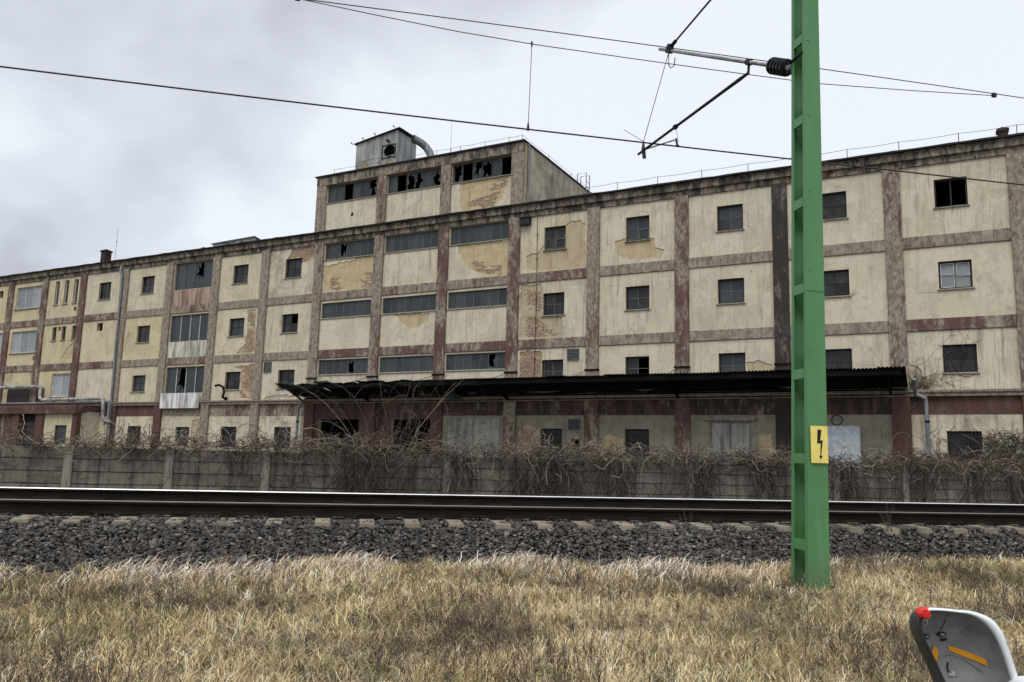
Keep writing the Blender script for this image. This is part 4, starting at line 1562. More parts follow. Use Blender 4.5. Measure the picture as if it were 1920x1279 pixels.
# cornice with the tarred roof edge
mb = MB()
for i in range(len(PIL) - 1):
    xa, xb = PIL[i] + .002, PIL[i + 1] - .002
    mb = MB()
    mb.extrude_poly([(0.05, 13.36), (-.10, 13.37), (-.11, 13.60), (-.22, 13.64), (-.23, 13.86), (-.30, 13.93), (0.05, 13.96)], 'x', xa, xb)
    part('cornice', mb, M['maroon'], fac, wear=.72, grime=.62)
    mb = MB()
    rr = random.Random(100 + i)
    xs = np.linspace(xa - .001, xb + .001, 9)
    dz = [rr.uniform(-.012, .018) for _ in xs]
    for q in range(8):
        mb.hexa([(xs[q], -.37, 13.96), (xs[q + 1], -.37, 13.96), (xs[q + 1], .5, 13.97), (xs[q], .5, 13.97),
                 (xs[q], -.37, 14.03 + dz[q]), (xs[q + 1], -.37, 14.03 + dz[q + 1]), (xs[q + 1], .5, 14.12), (xs[q], .5, 14.12)])
    part('roof_edge', mb, M['roofing'], fac)

# body behind the facade: roof, back and end walls, floors (dark rooms behind the panes)
mb = MB()
mb.box(S0, .45, 13.75, S1, DEEP, 14.05)
mb.box(S0, .24, 13.55, S1, .45, 14.0)
roof = part('roof', mb, M['roof'], fac)
for nm, bx_ in (('end_wall', (S0 - .3, 0, 0, S0 - .002, DEEP, 13.9)), ('end_wall', (S1 + .002, 0, 0, S1 + .3, DEEP, 13.9)), ('back_wall', (S0 - .3, DEEP + .002, 0, S1 + .3, DEEP + .3, 13.9))):
    part(nm, MB().box(*bx_), M['plaster'], fac, yellow=.2, grime=.5)
for z in (4.1, 6.85, 10.1):
    part('floor_slab', MB().box(S0 + .01, .25, z, S1 - .01, DEEP - .01, z + .25), M['interior'], fac)
for p in PIL[2:-1:2]:
    part('partition_wall', MB().box(p - .08, .26, 0, p + .08, 6.0, 13.7), M['interior'], fac)
part('partition_wall', MB().box(S0 + .01, 6.01, 0, S1 - .01, 6.15, 13.7), M['interior'], fac)

# ------------------------------------------------------------------ raised storey (penthouse block) on the roof
pen = thing('raised_roof_storey', 'raised extra storey on the factory roof with three broken window strips', 'rooftop block', 'facade', (-24.3, 0, 14.05))
PX0, PX1, PZ0, PZ1, PD = -30.95, -17.55, 14.0, 17.38, 9.0
pb = [-30.95, -26.3, -22.15, -17.55]
PW = [(-30.22, 15.76, -26.68, 16.78), (-25.98, 15.76, -22.48, 16.78), (-21.82, 15.76, -18.28, 16.78)]
pbrk = [dict(broken=((2, 0),), jag=((6, 0), (5, 0))), dict(broken=((1, 0),), jag=((2, 0), (3, 0), (5, 0))), dict(broken=((1, 0), (5, 0)), jag=((0, 0), (2, 0), (3, 0)))]
p3 = ragged([(-21.29, 15.70), (-21.3, 15.3), (-21.23, 14.5), (-21.05, 14.2), (-19.74, 14.15), (-19.32, 14.25), (-18.74, 14.47), (-18.71, 14.94), (-18.32, 15.37), (-18.33, 15.72)], .05, .15, 3)
for k in range(3):
    h = [rect(*PW[k])]
    part('wall_panel', cut_panel(rect(pb[k], PZ0 + .05, pb[k + 1], PZ1), h, 0, .24), M['under'], pen, brick=.55, yellow=1.0)
    skin('plaster', rect(pb[k], PZ0 + .05, pb[k + 1], PZ1), h + ([p3] if k == 2 else []), M['plaster'], pen, -.03, 0, yellow=.0, grime=.12)
    add_window(k, 4, 'strip', *PW[k], brk=pbrk[k], wall=pen)
for x0, x1, we in ((PX0, -30.25, .9), (-26.62, -26.0, .6), (-22.46, -21.84, .6), (-18.26, PX1, 1.0)):
    part('pilaster', beveled(x0, -.16, PZ0 + .05, x1, .02, 16.78), M['maroon'], pen, wear=we, grime=.25)
part('header_band', MB().extrude_poly([(.02, 16.79), (-.16, 16.80), (-.17, 17.30), (.02, 17.31)], 'x', PX0, PX1), M['maroon'], pen, wear=.95, grime=.6)
part('roof_edge', MB().box(PX0 - .08, -.26, 17.31, PX1 + .06, PD, 17.39), M['roofing'], pen)
part('side_wall', MB().box(PX1 - .24, .242, PZ0 + .05, PX1 - .002, PD, 17.308), M['plaster'], pen, yellow=.1, grime=1.6)
part('side_wall', MB().box(PX0 + .002, .242, PZ0 + .05, PX0 + .24, PD, 17.308), M['plaster'], pen, yellow=0., grime=.8)
part('back_wall', MB().box(PX0 + .25, PD - .25, PZ0 + .05, PX1 - .25, PD - .01, 17.30), M['interior'], pen)
part('downpipe', MB().tube([(PX1 + .07, .25, 14.2), (PX1 + .07, .25, 17.3)], .05, 8), M['zinc'], pen)
# dark open rooms behind
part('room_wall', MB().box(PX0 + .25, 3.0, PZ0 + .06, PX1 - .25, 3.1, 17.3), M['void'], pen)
# near-black disc on the first panel, coloured as the shade inside a hole
part('hole_shade_disc', MB().extrude_poly([(-28.35 + .11 * math.cos(t) * random.uniform(.8, 1.2), 14.88 + .11 * math.sin(t) * random.uniform(.8, 1.2)) for t in [q * .785 for q in range(8)]], 'y', -.034, -.02), M['void'], pen)

# roof rail of thin lightning conductor wire round the penthouse
def conductor(posts, h, label, base, sag=.04):
    t = thing('lightning_conductor', label, 'lightning conductor', 'facade', base)
    pts = []
    for a, b in zip(posts[:-1], posts[1:]):
        for q in range(4):
            f = q / 4
            p = Vector(a).lerp(Vector(b), f)
            pts.append((p.x, p.y, p.z + h - sag * 4 * f * (1 - f)))
    pts.append((posts[-1][0], posts[-1][1], posts[-1][2] + h))
    part('wire', MB().tube(pts, .010, 4), M['galv'], t)
    for p in posts:
        part('wire_post', MB().tube([(p[0], p[1], p[2] - .05), (p[0], p[1], p[2] + h + .01)], .014, 4), M['frame_dark'], t)
    return t


conductor([(-29.85, .0, 17.38), (-26.15, .0, 17.38), (-22.9, .0, 17.38), (-21.4, .0, 17.38), (-19.9, .0, 17.38), (-18.5, .0, 17.38), (-17.75, .0, 17.38), (-17.7, 3, 17.38), (-17.7, 6, 17.38), (-17.7, 8.8, 17.38)], .36, 'thin wire on short posts along the edge of the raised roof storey', (-22, 0, 17.38))
conductor([(s, .25, 14.08) for s in (-16.9, -14.8, -12.76, -10.8, -8.76, -6.73, -4.7, -2.72, -.79, 1.31, 3.24, 5.2, 7.2)], .52, 'thin wire on upright posts along the roof edge right of the raised storey', (-5, .25, 14.08))
conductor([(s, .6, 14.08) for s in (-66, -62, -58, -55, -52.5)], .3, 'sagging thin wire along the low left end of the factory roof', (-58, .6, 14.08), .12)

# ------------------------------------------------------------------ sheet metal cabin on the penthouse
cab = thing('rooftop_cabin', 'grey sheet metal plant cabin with a round fan opening on top of the raised storey', 'roof cabin', 'facade', (-29.4, 4, 17.39))
CX0, CX1, CY0, CY1 = -31.0 + .15, -27.78, 3.0, 5.0
CZ = 17.39
hole = [(-28.30 + .45 * math.cos(t), 19.70 + .38 * math.sin(t)) for t in [q * .524 for q in range(12)]]
outer = [(CX0, CZ), (CX1, CZ), (CX1, 20.98), (CX0, 20.52)]
part('front_sheet', cut_panel(outer, [hole], CY0, CY0 + .04), M['cabin'], cab)
part('side_sheet', MB().box(CX1 - .04, CY0 + .042, CZ, CX1 - .002, CY1, 20.96), M['cabin'], cab)
part('side_sheet', MB().box(CX0, CY0 + .042, CZ, CX0 + .04, CY1, 20.50), M['cabin'], cab)
part('back_sheet', MB().extrude_poly([(CX0 + .05, CZ), (CX1 - .05, CZ), (CX1 - .05, 20.9), (CX0 + .05, 20.4)], 'y', CY1 - .04, CY1 - .002), M['cabin'], cab)
part('roof_sheet', MB().hexa([(CX0 - .12, CY0 - .12, 20.51), (CX1 + .22, CY0 - .12, 21.0), (CX1 + .22, CY1 + .15, 21.0), (CX0 - .12, CY1 + .15, 20.51), (CX0 - .12, CY0 - .12, 20.56), (CX1 + .22, CY0 - .12, 21.06), (CX1 + .22, CY1 + .15, 21.06), (CX0 - .12, CY1 + .15, 20.56)]), M['roofing'], cab)
part('fan_surround', frame_mb(-28.86, 19.25, -27.84, 20.12, CY0 - .03, .07, .03), M['frame_dark'], cab)
part('floodlight', MB().tube([(-28.35, CY0 - .2, 20.3), (-28.35, CY0 - .01, 20.34)], [.10, .06], 8), M['black_steel'], cab)
for sx, sz in ((-31.05, 20.55), (-30.2, 20.72), (-29.3, 20.86), (-27.9, 21.1)):
    part('bracket', MB().tube([(sx, CY0 - .14, sz - .03), (sx - .1, CY0 - .18, sz + .09)], .035, 5), M['black_steel'], cab)
for k in range(1, 4):
    x = CX0 + (CX1 - CX0) * k / 4
    if k != 3:
        part('sheet_joint', MB().box(x - .012, CY0 - .012, CZ, x + .012, CY0 - .002, 20.5 + .115 * k), M['cabin'], cab)
# spray painted shapes on the lower part
M['spray_yellow'] = simple('faded_yellow_spray', (0.30, 0.265, 0.15), 0.8, var=.3)
M['spray_white'] = simple('faded_white_spray', (0.50, 0.51, 0.52), 0.8, var=.2)
for (cx_, cz_, rx, rz) in ((-30.1, 18.75, .42, .62), (-28.25, 18.80, .36, .40)):
    part('graffiti', MB().extrude_poly([(cx_ + rx * math.cos(t) * random.uniform(.88, 1.05), cz_ + rz * math.sin(t) * random.uniform(.9, 1.05)) for t in [q * .449 for q in range(14)]], 'y', CY0 - .006, CY0 - .002), M['spray_yellow'], cab)
    part('graffiti', MB().tube([(cx_ + rx * math.cos(t), CY0 - .008, cz_ + rz * math.sin(t)) for t in [q * .449 for q in range(15)]], .016, 4), M['spray_white'], cab)
mk = MB()
for (x0, z0, pts) in ((-29.4, 18.72, [(0, 0), (.1, .16), (.18, .02), (.28, .17), (.36, 0)]), (-29.15, 19.05, [(0, 0), (.1, .12), (.2, .0)]), (-29.4, 18.45, [(0, 0), (.14, .1), (.3, .02), (.42, .1)])):
    mk.tube([(x0 + a_, CY0 - .01, z0 + b_) for a_, b_ in pts], .022, 4)
part('graffiti', mk, M['black_steel'], cab)
hr = MB()
hr.tube([(-28.9, 1.0, 18.40), (-26.05, 1.0, 18.46), (-26.05, 2.8, 18.46)], .022, 5)
hr.tube([(-28.9, 1.0, 17.95), (-26.05, 1.0, 17.98), (-26.05, 2.8, 17.98)], .014, 5)
ra = thing('roof_railing', 'low steel handrail in front of the grey rooftop cabin', 'railing', 'facade', (-27.4, 1, 17.39))
part('handrail', hr, M['zinc'], ra)
for x, y in ((-28.9, 1.0), (-27.5, 1.0), (-26.05, 1.0), (-26.05, 2.8)):
    part('post', MB().tube([(x, y, 17.3), (x, y, 18.46)], .02, 5), M['zinc'], ra)
# bent exhaust duct
dct = thing('exhaust_duct', 'fat bent pale exhaust duct with a black mouth beside the rooftop cabin', 'duct', 'facade', (-26.0, 4.2, 17.39))
pts = [(-26.0, 4.2, 17.39), (-26.0, 4.2, 19.0), (-26.05, 4.17, 19.35), (-26.17, 4.12, 19.68), (-26.36, 4.04, 19.98), (-26.56, 3.86, 20.20), (-26.74, 3.62, 20.32), (-26.88, 3.36, 20.36)]
def lp0(p, q, f):
    return tuple(p[i] + (q[i] - p[i]) * f for i in range(3))


part('duct_pipe', MB().tube(pts, .235, 14), M['zinc'], dct, smooth=False)
part('duct_collar', MB().tube([lp0(pts[-2], pts[-1], .5), pts[-1]], .265, 14), M['zinc'], dct)
part('duct_mouth', MB().tube([lp0(pts[-2], pts[-1], .9), lp0(pts[-2], pts[-1], 1.02)], .235, 14), M['void'], dct)  # near-black disc closes the pipe, standing in for shade inside
# aerials, chimneys, skylight
for nm, lb, s, y, z0, z1, rr_ in (('aerial', 'tall thin aerial standing behind the brown chimney on the left roof', -50.0, 1.0, 14.05, 16.9, .022), ('aerial', 'thin aerial standing on the raised storey right of the bent duct', -26.2, 6.5, 17.39, 22.6, .018)):
    t = thing(nm, lb, 'aerial', 'facade', (s, y, z0))
    part('pole', MB().tube([(s, y, z0), (s, y, z1)], [rr_, rr_ * .5], 6), M['galv'], t)
    part('joint', MB().tube([(s, y, z0 + (z1 - z0) * .62), (s, y, z0 + (z1 - z0) * .65)], rr_ * 1.8, 6), M['zinc'], t)


def chimney(s, y, w, z1, label):
    t = thing('roof_chimney', label, 'chimney', 'facade', (s, y, 14.05))
    part('stack', MB().box(s - w, y - w, 14.05, s + w, y + w, z1 - .22), M['chimney'], t)
    cp = MB()
    cp.box(s - w * 1.25, y - w * 1.25, z1 - .22, s + w * 1.25, y + w * 1.25, z1 - .14)
    n0 = len(cp.v)
    q = w * 1.3
    cp.v += [(s - q, y - q, z1 - .138), (s + q, y - q, z1 - .138), (s + q, y + q, z1 - .138), (s - q, y + q, z1 - .138), (s, y, z1 + .02)]
    for k in range(4):
        cp.f.append((n0 + k, n0 + (k + 1) % 4, n0 + 4))
        cp.m.append(0)
    cp.f.append((n0 + 3, n0 + 2, n0 + 1, n0))
    cp.m.append(0)
    part('cap', cp, M['chimney'], t)


chimney(-51.0, 1.0, .24, 15.42, 'square brown capped chimney near the left end of the factory roof')
chimney(2.85, 1.2, .17, 14.95, 'small capped chimney pot on the roof at the far right')
sk = thing('roof_skylight', 'low grey box skylight on the factory roof left of the raised storey', 'skylight', 'facade', (-40.6, 3.6, 14.05))
part('skylight_box', MB().hexa([(-42.7, 3, 14.05), (-38.9, 3, 14.05), (-38.9, 4.8, 14.05), (-42.7, 4.8, 14.05), (-42.7, 3, 15.40), (-38.9, 3, 15.50), (-38.9, 4.8, 15.1), (-42.7, 4.8, 15.0)]), M['cabin'], sk)
part('skylight_lid', MB().hexa([(-42.8, 2.9, 15.42), (-38.8, 2.9, 15.52), (-38.8, 4.9, 15.12), (-42.8, 4.9, 15.02), (-42.8, 2.9, 15.47), (-38.8, 2.9, 15.57), (-38.8, 4.9, 15.17), (-42.8, 4.9, 15.07)]), M['zinc'], sk)
# ladder at the raised storey's far corner
ld = thing('roof_ladder', 'thin steel ladder hooked over the back edge of the raised storey', 'ladder', 'facade', (-17.3, 7.6, 14.05))
for y in (7.4, 7.9):
    part('rail', MB().tube([(-17.35, y, 14.1), (-17.35, y, 18.2), (-17.9, y, 18.2), (-17.9, y, 17.4)], .03, 5), M['zinc'], ld)
for k in range(11):
    part('rung', MB().tube([(-17.35, 7.4, 14.4 + k * .33), (-17.35, 7.9, 14.4 + k * .33)], .018, 5), M['zinc'], ld)
# loose debris on the parapet edge
rr = random.Random(5)
for k in range(9):
    s = rr.uniform(-52, -33)
    w = rr.uniform(.08, .2)
    mb = MB().hexa([(s, -.15, 14.04), (s + w * 2, -.12, 14.04), (s + w * 2, .1, 14.04), (s, .1, 14.04), (s + .03, -.12, 14.04 + w * .6), (s + w * 1.5, -.1, 14.04 + w * .8), (s + w * 1.4, .05, 14.04 + w * .7), (s + .05, .05, 14.04 + w * .5)])
    part('loose_tile', mb, M['roofing'], roof)

shrub('roof_sapling', 'bare sapling growing on the raised storey right of the bent duct', 'facade', (-24.0, 4.5, 17.39), 2.6, .35, 9, 71, arch=.0, rad=.018, fine=7, light=.3)
shrub('roof_sapling', 'bare sapling growing on the roof behind the right corner of the raised storey', 'facade', (-15.6, 9.5, 14.05), 3.0, .38, 12, 72, arch=.0, rad=.022, fine=9, light=.3)

# ------------------------------------------------------------------ loading canopy
can = thing('loading_canopy', 'long black corrugated canopy hung over the loading dock of the factory', 'canopy', 'facade', (-16, -1, 4.6))
CA0, CA1, CDP = -30.95, -0.90, 2.35
nsh = 34
rr = random.Random(9)
for k in range(nsh):
    xa = CA0 + (CA1 - CA0) * k / nsh
    xb = CA0 + (CA1 - CA0) * (k + 1) / nsh + .05
    loose = .07 if k < 12 else .022
    dzf = rr.uniform(-loose, loose)
    dyf = rr.uniform(-.10, .10) if k < 14 else rr.uniform(-.035, .035)
    mb = MB()
    m = 32
    for th in (0, .012):
        for q in range(m + 1):
            x = xa + (xb - xa) * q / m
            rip = .022 * math.sin(x / .135 * 2 * math.pi) + (.05 * math.sin(x * 3.1) * math.sin(x * .9) if k < 12 else 0)
            for (y, z) in ((-.03, 4.66), (-1.2, 4.93 + dzf * .4), (-CDP + dyf, 5.20 + dzf)):
                mb.v.append((x, y, z + rip - th))
    W3 = 3
    off = (m + 1) * W3
    for q in range(m):
        for c in range(2):
            i0 = q * W3 + c
            mb.f.append((i0, i0 + W3, i0 + W3 + 1, i0 + 1)[::-1])
            mb.f.append((off + i0, off + i0 + W3, off + i0 + W3 + 1, off + i0 + 1))
            mb.m += [0, 0]
        i0 = q * W3 + 2
        mb.f.append((i0, i0 + W3, off + i0 + W3, off + i0))
        mb.m.append(0)
    part('roof_sheet', mb, M['canopy_green' if k in (0, 1, 2) else 'canopy'], can)
part('edge_beam', MB().box(CA0 + .3, -CDP + .10, 4.93, CA1 - .1, -CDP + .18, 5.13), M['beam'], can)
part('edge_beam', MB().box(CA0 + .2, -1.25, 4.66, CA1 - .1, -1.15, 4.86), M['beam'], can)
part('wall_beam', MB().box(CA0 + .1, -.20, 4.35, CA1 - .05, -.035, 4.60), M['beam'], can)
for p in np.arange(CA0 + 4.6, CA1, 8.3):
    part('bracket', MB().extrude_poly([(-.205, 4.36), (-.205, 4.58), (-CDP + .19, 5.03), (-CDP + .19, 4.93)], 'x', p - .04, p + .04), M['beam'], can)
for j in range(12, 18):
    p = PIL[j]
    part('tie_rod', MB().tube([(p, -.18, 5.70), (p - .3, -1.9, 5.15)], .014, 5), M['rail_side'], can)
# soffit scraps hanging under the sheets
M['scrap'] = simple('torn_pale_sheet', (0.20, 0.21, 0.205), .8, var=.3)
for (s, w, y) in ((-19.6, .25, -1.0), (-15.5, .75, -1.1), (-16.1, .85, -.9), (-10.9, .5, -1.1), (-22.4, .35, -1.0), (-4.6, .9, -1.2)):
    mb = MB()
    pts = [(s - w, 4.66), (s - w * .3, 4.61 + random.uniform(-.02, .02)), (s + w * .6, 4.63), (s + w, 4.70), (s + w * .2, 4.72), (s - w * .6, 4.705)]
    mb.extrude_poly(pts, 'y', y, y + .02)
    part('torn_sheet', mb, M['scrap'], can)
# green lamp shade under the canopy
part('lamp_shade', MB().tube([(-20.3, -1.5, 4.85), (-20.3, -1.5, 4.62), (-20.3, -1.5, 4.35)], [.05, .12, .42], 12), simple('dark_green_enamel', (.012, .035, .028), .4), can)
# loading dock
dk = thing('loading_dock', 'raised concrete loading dock running under the canopy', 'loading dock', 'facade', (-16, -1, 0))
part('dock_slab', MB().box(-30.9, -2.2, 0.0, -1.0, -.19, 1.0), M['fence'], dk)

# downpipes
def dpipe(label, pts, rad=.075):
    t = thing('downpipe', label, 'downpipe', 'facade', (pts[0][0], pts[0][1], 0))
    part('pipe', MB().tube(pts, rad, 10), M['zinc'], t)
    for k in range(3):
        f = (k + .5) / 3
        a_, b_ = Vector(pts[-2]), Vector(pts[-1])
        p = a_.lerp(b_, f)
        part('pipe_clamp', MB().tube([(p.x, p.y, p.z - .03), (p.x, p.y, p.z + .03)], rad * 1.3, 10), M['rail_side'], t)


dpipe('long zinc downpipe beside the fourth pilaster right of the wide white windows on the left', [(-47.42, -.28, 13.6), (-47.42, -.28, 13.2), (-47.30, -.24, 12.9), (-47.2, -.24, 6), (-47.05, -.24, 1.0), (-47.0, -.24, 0.1)], .085)
dpipe('bent zinc downpipe right of the canopy end', [(-.62, -.9, 4.9), (-.62, -.6, 4.55), (-.60, -.35, 4.38), (-.28, -.32, 4.22), (-.26, -.3, 4.0), (-.26, -.3, .1)])
dpipe('short pale downpipe at the left end of the canopy', [(-30.6, -1.9, 5.0), (-30.75, -1.0, 4.72), (-30.85, -.36, 4.45), (-31.1, -.34, 3.95), (-31.12, -.34, .1)])

# vents on the facade
def grille(s0, z0, s1, z1, label):
    t = thing('vent_grille', label, 'vent', 'facade', ((s0 + s1) / 2, -.05, z0))
    part('grille_frame', frame_mb(s0, z0, s1, z1, -.10, .035, .065), M['grille'], t)
    nz = max(3, int((z1 - z0) / .085))
    for k in range(nz):
        z = z0 + .04 + (z1 - z0 - .08) * k / nz
        part('louvre', MB().hexa([(s0 + .036, -.095, z), (s1 - .036, -.095, z), (s1 - .036, -.04, z + .05), (s0 + .036, -.04, z + .05), (s0 + .036, -.095, z + .008), (s1 - .036, -.095, z + .008), (s1 - .036, -.04, z + .058), (s0 + .036, -.04, z + .058)]), M['grille'], t)


grille(-15.06, 6.2, -14.47, 6.72, 'grey louvred vent above the canopy just right of the penthouse column')
grille(-14.95, 2.96, -14.37, 3.47, 'dark louvred vent on the ground floor wall under the canopy')
grille(-34.16, 6.15, -33.6, 6.74, 'small grey vent just below the storey band left of the canopy')
t = thing('vent_box', 'black box vent hanging under the cornice at the right foot of the raised storey', 'vent', 'facade', (-17.4, -.1, 13.0))
part('box', MB().box(-17.64, -.30, 12.95, -17.12, -.035, 13.32), M['black_steel'], t)
part('box_hood', MB().hexa([(-17.68, -.36, 13.30), (-17.08, -.36, 13.30), (-17.08, -.035, 13.322), (-17.68, -.035, 13.322), (-17.68, -.36, 13.33), (-17.08, -.36, 13.33), (-17.08, -.035, 13.37), (-17.68, -.035, 13.37)]), M['frame_dark'], t)

# lightning down conductor / cable on the bay right of the penthouse
t = thing('wall_cable', 'thin dark cable running down the bay right of the raised storey', 'cable', 'facade', (-16.7, -.05, 4.7))
part('cable', MB().tube([(-16.78, -.05, 13.3), (-16.75, -.05, 10.7), (-16.74, -.11, 10.3), (-16.75, -.05, 9.9), (-16.75, -.05, 7.5), (-16.75, -.11, 7.05), (-16.76, -.05, 6.7), (-16.78, -.05, 4.8)], .014, 5), M['wire'], t)
for z in (12.4, 11.2, 9.2, 8.2, 6.3, 5.4):
    part('cable_clip', MB().box(-16.79, -.075, z, -16.72, -.031, z + .05), M['wire'], t)

# electrical cabinet
t = thing('electrical_cabinet', 'pale blue grey electrical cabinet under the canopy just right of the green mast', 'cabinet', 'facade', (-3.3, -.3, 1.0))
part('cabinet_body', MB().box(-4.35, -.45, 1.0, -2.58, -.035, 3.17), M['cabinet'], t)
for (x0, x1) in ((-4.32, -3.62), (-3.59, -2.61)):
    d = part('cabinet_door', MB().box(x0 + .02, -.475, 1.1, x1 - .02, -.452, 3.12), M['cabinet'], t)
    tx = MB()
    c = (x0 + x1) / 2
    for k, (w, z) in enumerate(((.18, 2.42), (.26, 2.34), (.30, 2.27), (.2, 2.20))):
        q = c - w
        rr = random.Random(k + int(x1 * 10))
        while q < c + w:
            l = rr.uniform(.03, .09)
            tx.box(q, -.479, z, min(q + l, c + w), -.4755, z + .028)
            q += l + .025
    part('lettering', tx, M['spray_white'], d)
for x in (-4.15, -3.42):
    t2 = thing('round_wall_vent', 'round vent ring above the pale electrical cabinet, ' + ('nearer the green mast' if x < -4 else 'farther from the green mast'), 'vent', 'facade', (x, -.05, 3.4))
    part('ring', MB().tube([(x + .2 * math.cos(a_), -.05, 3.42 + .2 * math.sin(a_)) for a_ in [q * .524 for q in range(13)]], .02, 5), M['frame_dark'], t2)
    part('disc', MB().extrude_poly([(x + .18 * math.cos(a_), 3.42 + .18 * math.sin(a_)) for a_ in [q * .524 for q in range(12)]], 'y', -.04, -.031), M['sill'], t2)

# grey boards in the bay right of the shop windows
for (x0, x1) in ((-21.5, -20.05), (-19.95, -18.55)):
    part('board_panel', MB().box(x0, -.06, 1.0, x1, -.033, 3.5), M['door'], fac)

# ------------------------------------------------------------------ annex with the maroon entrance slab on the left
an = thing('entrance_annex', 'low annex with maroon roof slab and red posts at the factory left end', 'annex', 'facade', (-55, -1, 0))
part('roof_slab', MB().extrude_poly([(-.036, 4.18), (-.036, 4.02), (-1.75, 3.72), (-1.8, 4.2), (-1.75, 4.24)], 'x', -66, -48.4), M['maroon'], an, wear=.25, grime=.4)
for x0, x1 in ((-62.2, -61.6), (-55.3, -54.6), (-52.75, -51.95), (-48.9, -48.45)):
    part('post', MB().box(x0, -1.62, 0, x1, -1.3, 3.80), M['maroon'], an, wear=.1, grime=.2)
part('front_wall', cut_panel(rect(-51.948, 0, -48.902, 3.78), [rect(-50.78, 1.8, -49.55, 2.98)], -1.5, -1.35), M['plaster'], an, yellow=.5, grime=.2)
f = part('window', frame_mb(-50.77, 1.8, -49.56, 2.97, -1.44, .06), M['frame_dark'], an)
panes(f, -50.71, 1.86, -49.62, 2.91, 2, 1, -1.40, M['strip_glass'])
part('doorway', MB().box(-54.598, -1.34, 0, -52.752, -1.3, 3.78), M['void'], an)  # near-black sheet stands in for the shade inside the opening
d = part('door_leaf', MB().box(-53.9, -1.42, 0, -52.9, -1.36, 3.2), M['frame_dark'], an)
part('front_wall', MB().box(-61.598, -1.5, 0, -55.302, -1.35, 3.78), M['maroon'], an, wear=.4, grime=.6)
part('side_wall', MB().box(-48.6, -1.29, 0, -48.46, -.036, 3.9), M['plaster'], an, yellow=0., grime=.7)
# dark painted field behind the pipes
part('painted_field', MB().box(-59.0, -.045, 4.62, -54.7, -.031, 5.6), M['maroon'], fac, wear=.1, grime=.85)

# lagged pipes
t = thing('lagged_pipe', 'pale lagged pipe stepping down along the wall above the maroon slab', 'pipe', 'facade', (-54, -.45, 4.7))
run = [(-66, -.45, 5.68), (-54.72, -.45, 5.68), (-54.5, -.45, 5.6), (-54.46, -.45, 5.4), (-54.44, -.45, 4.95), (-54.3, -.45, 4.78), (-54.0, -.45, 4.74), (-47.9, -.45, 4.78), (-47.68, -.45, 4.72), (-47.62, -.45, 4.5), (-47.55, -.45, 3.6), (-47.42, -.45, 3.35), (-47.1, -.45, 3.25), (-46.85, -.40, 3.3)]
part('pipe', MB().tube(run, .115, 10), M['lagging'], t)
for s in np.arange(-65, -55, 1.1):
    part('pipe_band', MB().tube([(s, -.45, 5.68), (s + .05, -.45, 5.68)], .122, 10), M['zinc'], t)
for s in np.arange(-53.4, -48.2, 1.1):
    part('pipe_band', MB().tube([(s, -.45, 4.76), (s + .05, -.45, 4.76)], .124, 10), M['zinc'], t)
t = thing('lagged_pipe', 'thinner dark pipe running just below the pale lagged one at the left', 'pipe', 'facade', (-52, -.4, 4.5))
run2 = [(-66, -.4, 4.55), (-54, -.4, 4.53), (-48.1, -.4, 4.56), (-47.15, -.42, 4.56), (-47.08, -.42, 4.4), (-47.05, -.42, 3.5), (-47.15, -.42, 3.2), (-47.4, -.42, 3.1)]
part('pipe', MB().tube(run2, .07, 8), M['zinc'], t)
for s in (-58.0, -56.5, -53.0, -51.0, -49.0):
    part('pipe_hanger', MB().box(s - .02, -.42, 4.6, s + .02, -.036, 4.64), M['rail_side'], t)

# small bent pipe and junk on the ledge of the bay left of the canopy
t = thing('wall_pipe_stub', 'bent black pipe stub sticking out of the wall left of the canopy', 'pipe', 'facade', (-36.6, -.2, 5.0))
part('pipe', MB().tube([(-37.05, -.03, 4.65), (-37.0, -.35, 4.72), (-36.85, -.4, 5.0), (-36.95, -.4, 5.3), (-37.3, -.4, 5.45), (-37.6, -.42, 5.4)], .07, 8), M['rail_side'], t)
part('flange', MB().tube([(-37.05, -.031, 4.65), (-37.05, -.07, 4.65)], .12, 8), M['rail_side'], t)

# creeper climbing the right bays
def wall_creeper(n, s_rng, z_rng, seed, K, step, col_light, label, up=.35, rad=(.004, .010), turn=.3):
    r = np.random.default_rng(seed)
    P0 = np.stack([r.uniform(*s_rng, n), np.full(n, -.05), r.uniform(*z_rng, n)], -1)
    D0 = np.stack([r.normal(0, .7, n), 0 * P0[:, 0], r.normal(up, .6, n)], -1)
    P = wander(r, P0, D0, K, r.uniform(step * .5, step * 1.4, n), turn, lambda P: np.stack([0 * P[:, 0], (-.05 - P[:, 1]) * 12, 0 * P[:, 0]], -1))
    P[..., 1] = -.045 + .35 * (P[..., 1] + .045)
    v, f, c = paths_to_tubes(P, r.uniform(*rad, n), vine_cols(r, n, col_light))
    o = new('wall_creeper', np_mesh('wall_creeper', v, f, c), M['vine'], None, kind='stuff', label=label, category='creeper')
    o.rotation_euler = (0, 0, FA)
    o.location = F0
    return o


wall_creeper(150, (-.85, -.1), (4.3, 4.8), 81, 14, .06, .0, 'dense dark creeper at the right end of the canopy spreading over the wall', .3, (.003, .007))
wall_creeper(26, (-.8, .3), (4.6, 5.2), 82, 26, .10, .0, 'thin creeper tendrils fanning up the cream wall right of the canopy', .35, (.003, .006), turn=.3)
wall_creeper(420, (-.2, 2.9), (.6, 2.3), 83, 16, .10, .05, 'dead creeper stems covering the ground floor wall right of the bent downpipe', .0)
wall_creeper(520, (1.45, 2.75), (1.4, 2.85), 84, 9, .05, .02, 'dark dried creeper clumps beside the ground floor window at the far right', -.1)
wall_creeper(16, (.4, 1.2), (5.3, 6.0), 85, 12, .09, .1, 'creeper stems over the upper window right of the canopy', .1)

# ------------------------------------------------------------------ green catenary mast
mast = thing('catenary_mast', 'tall green painted steel catenary mast of two channels joined by batten plates', 'mast', 'track', (5.7, 9.2, 0.1))
ZB, ZT = 0.0, 9.9


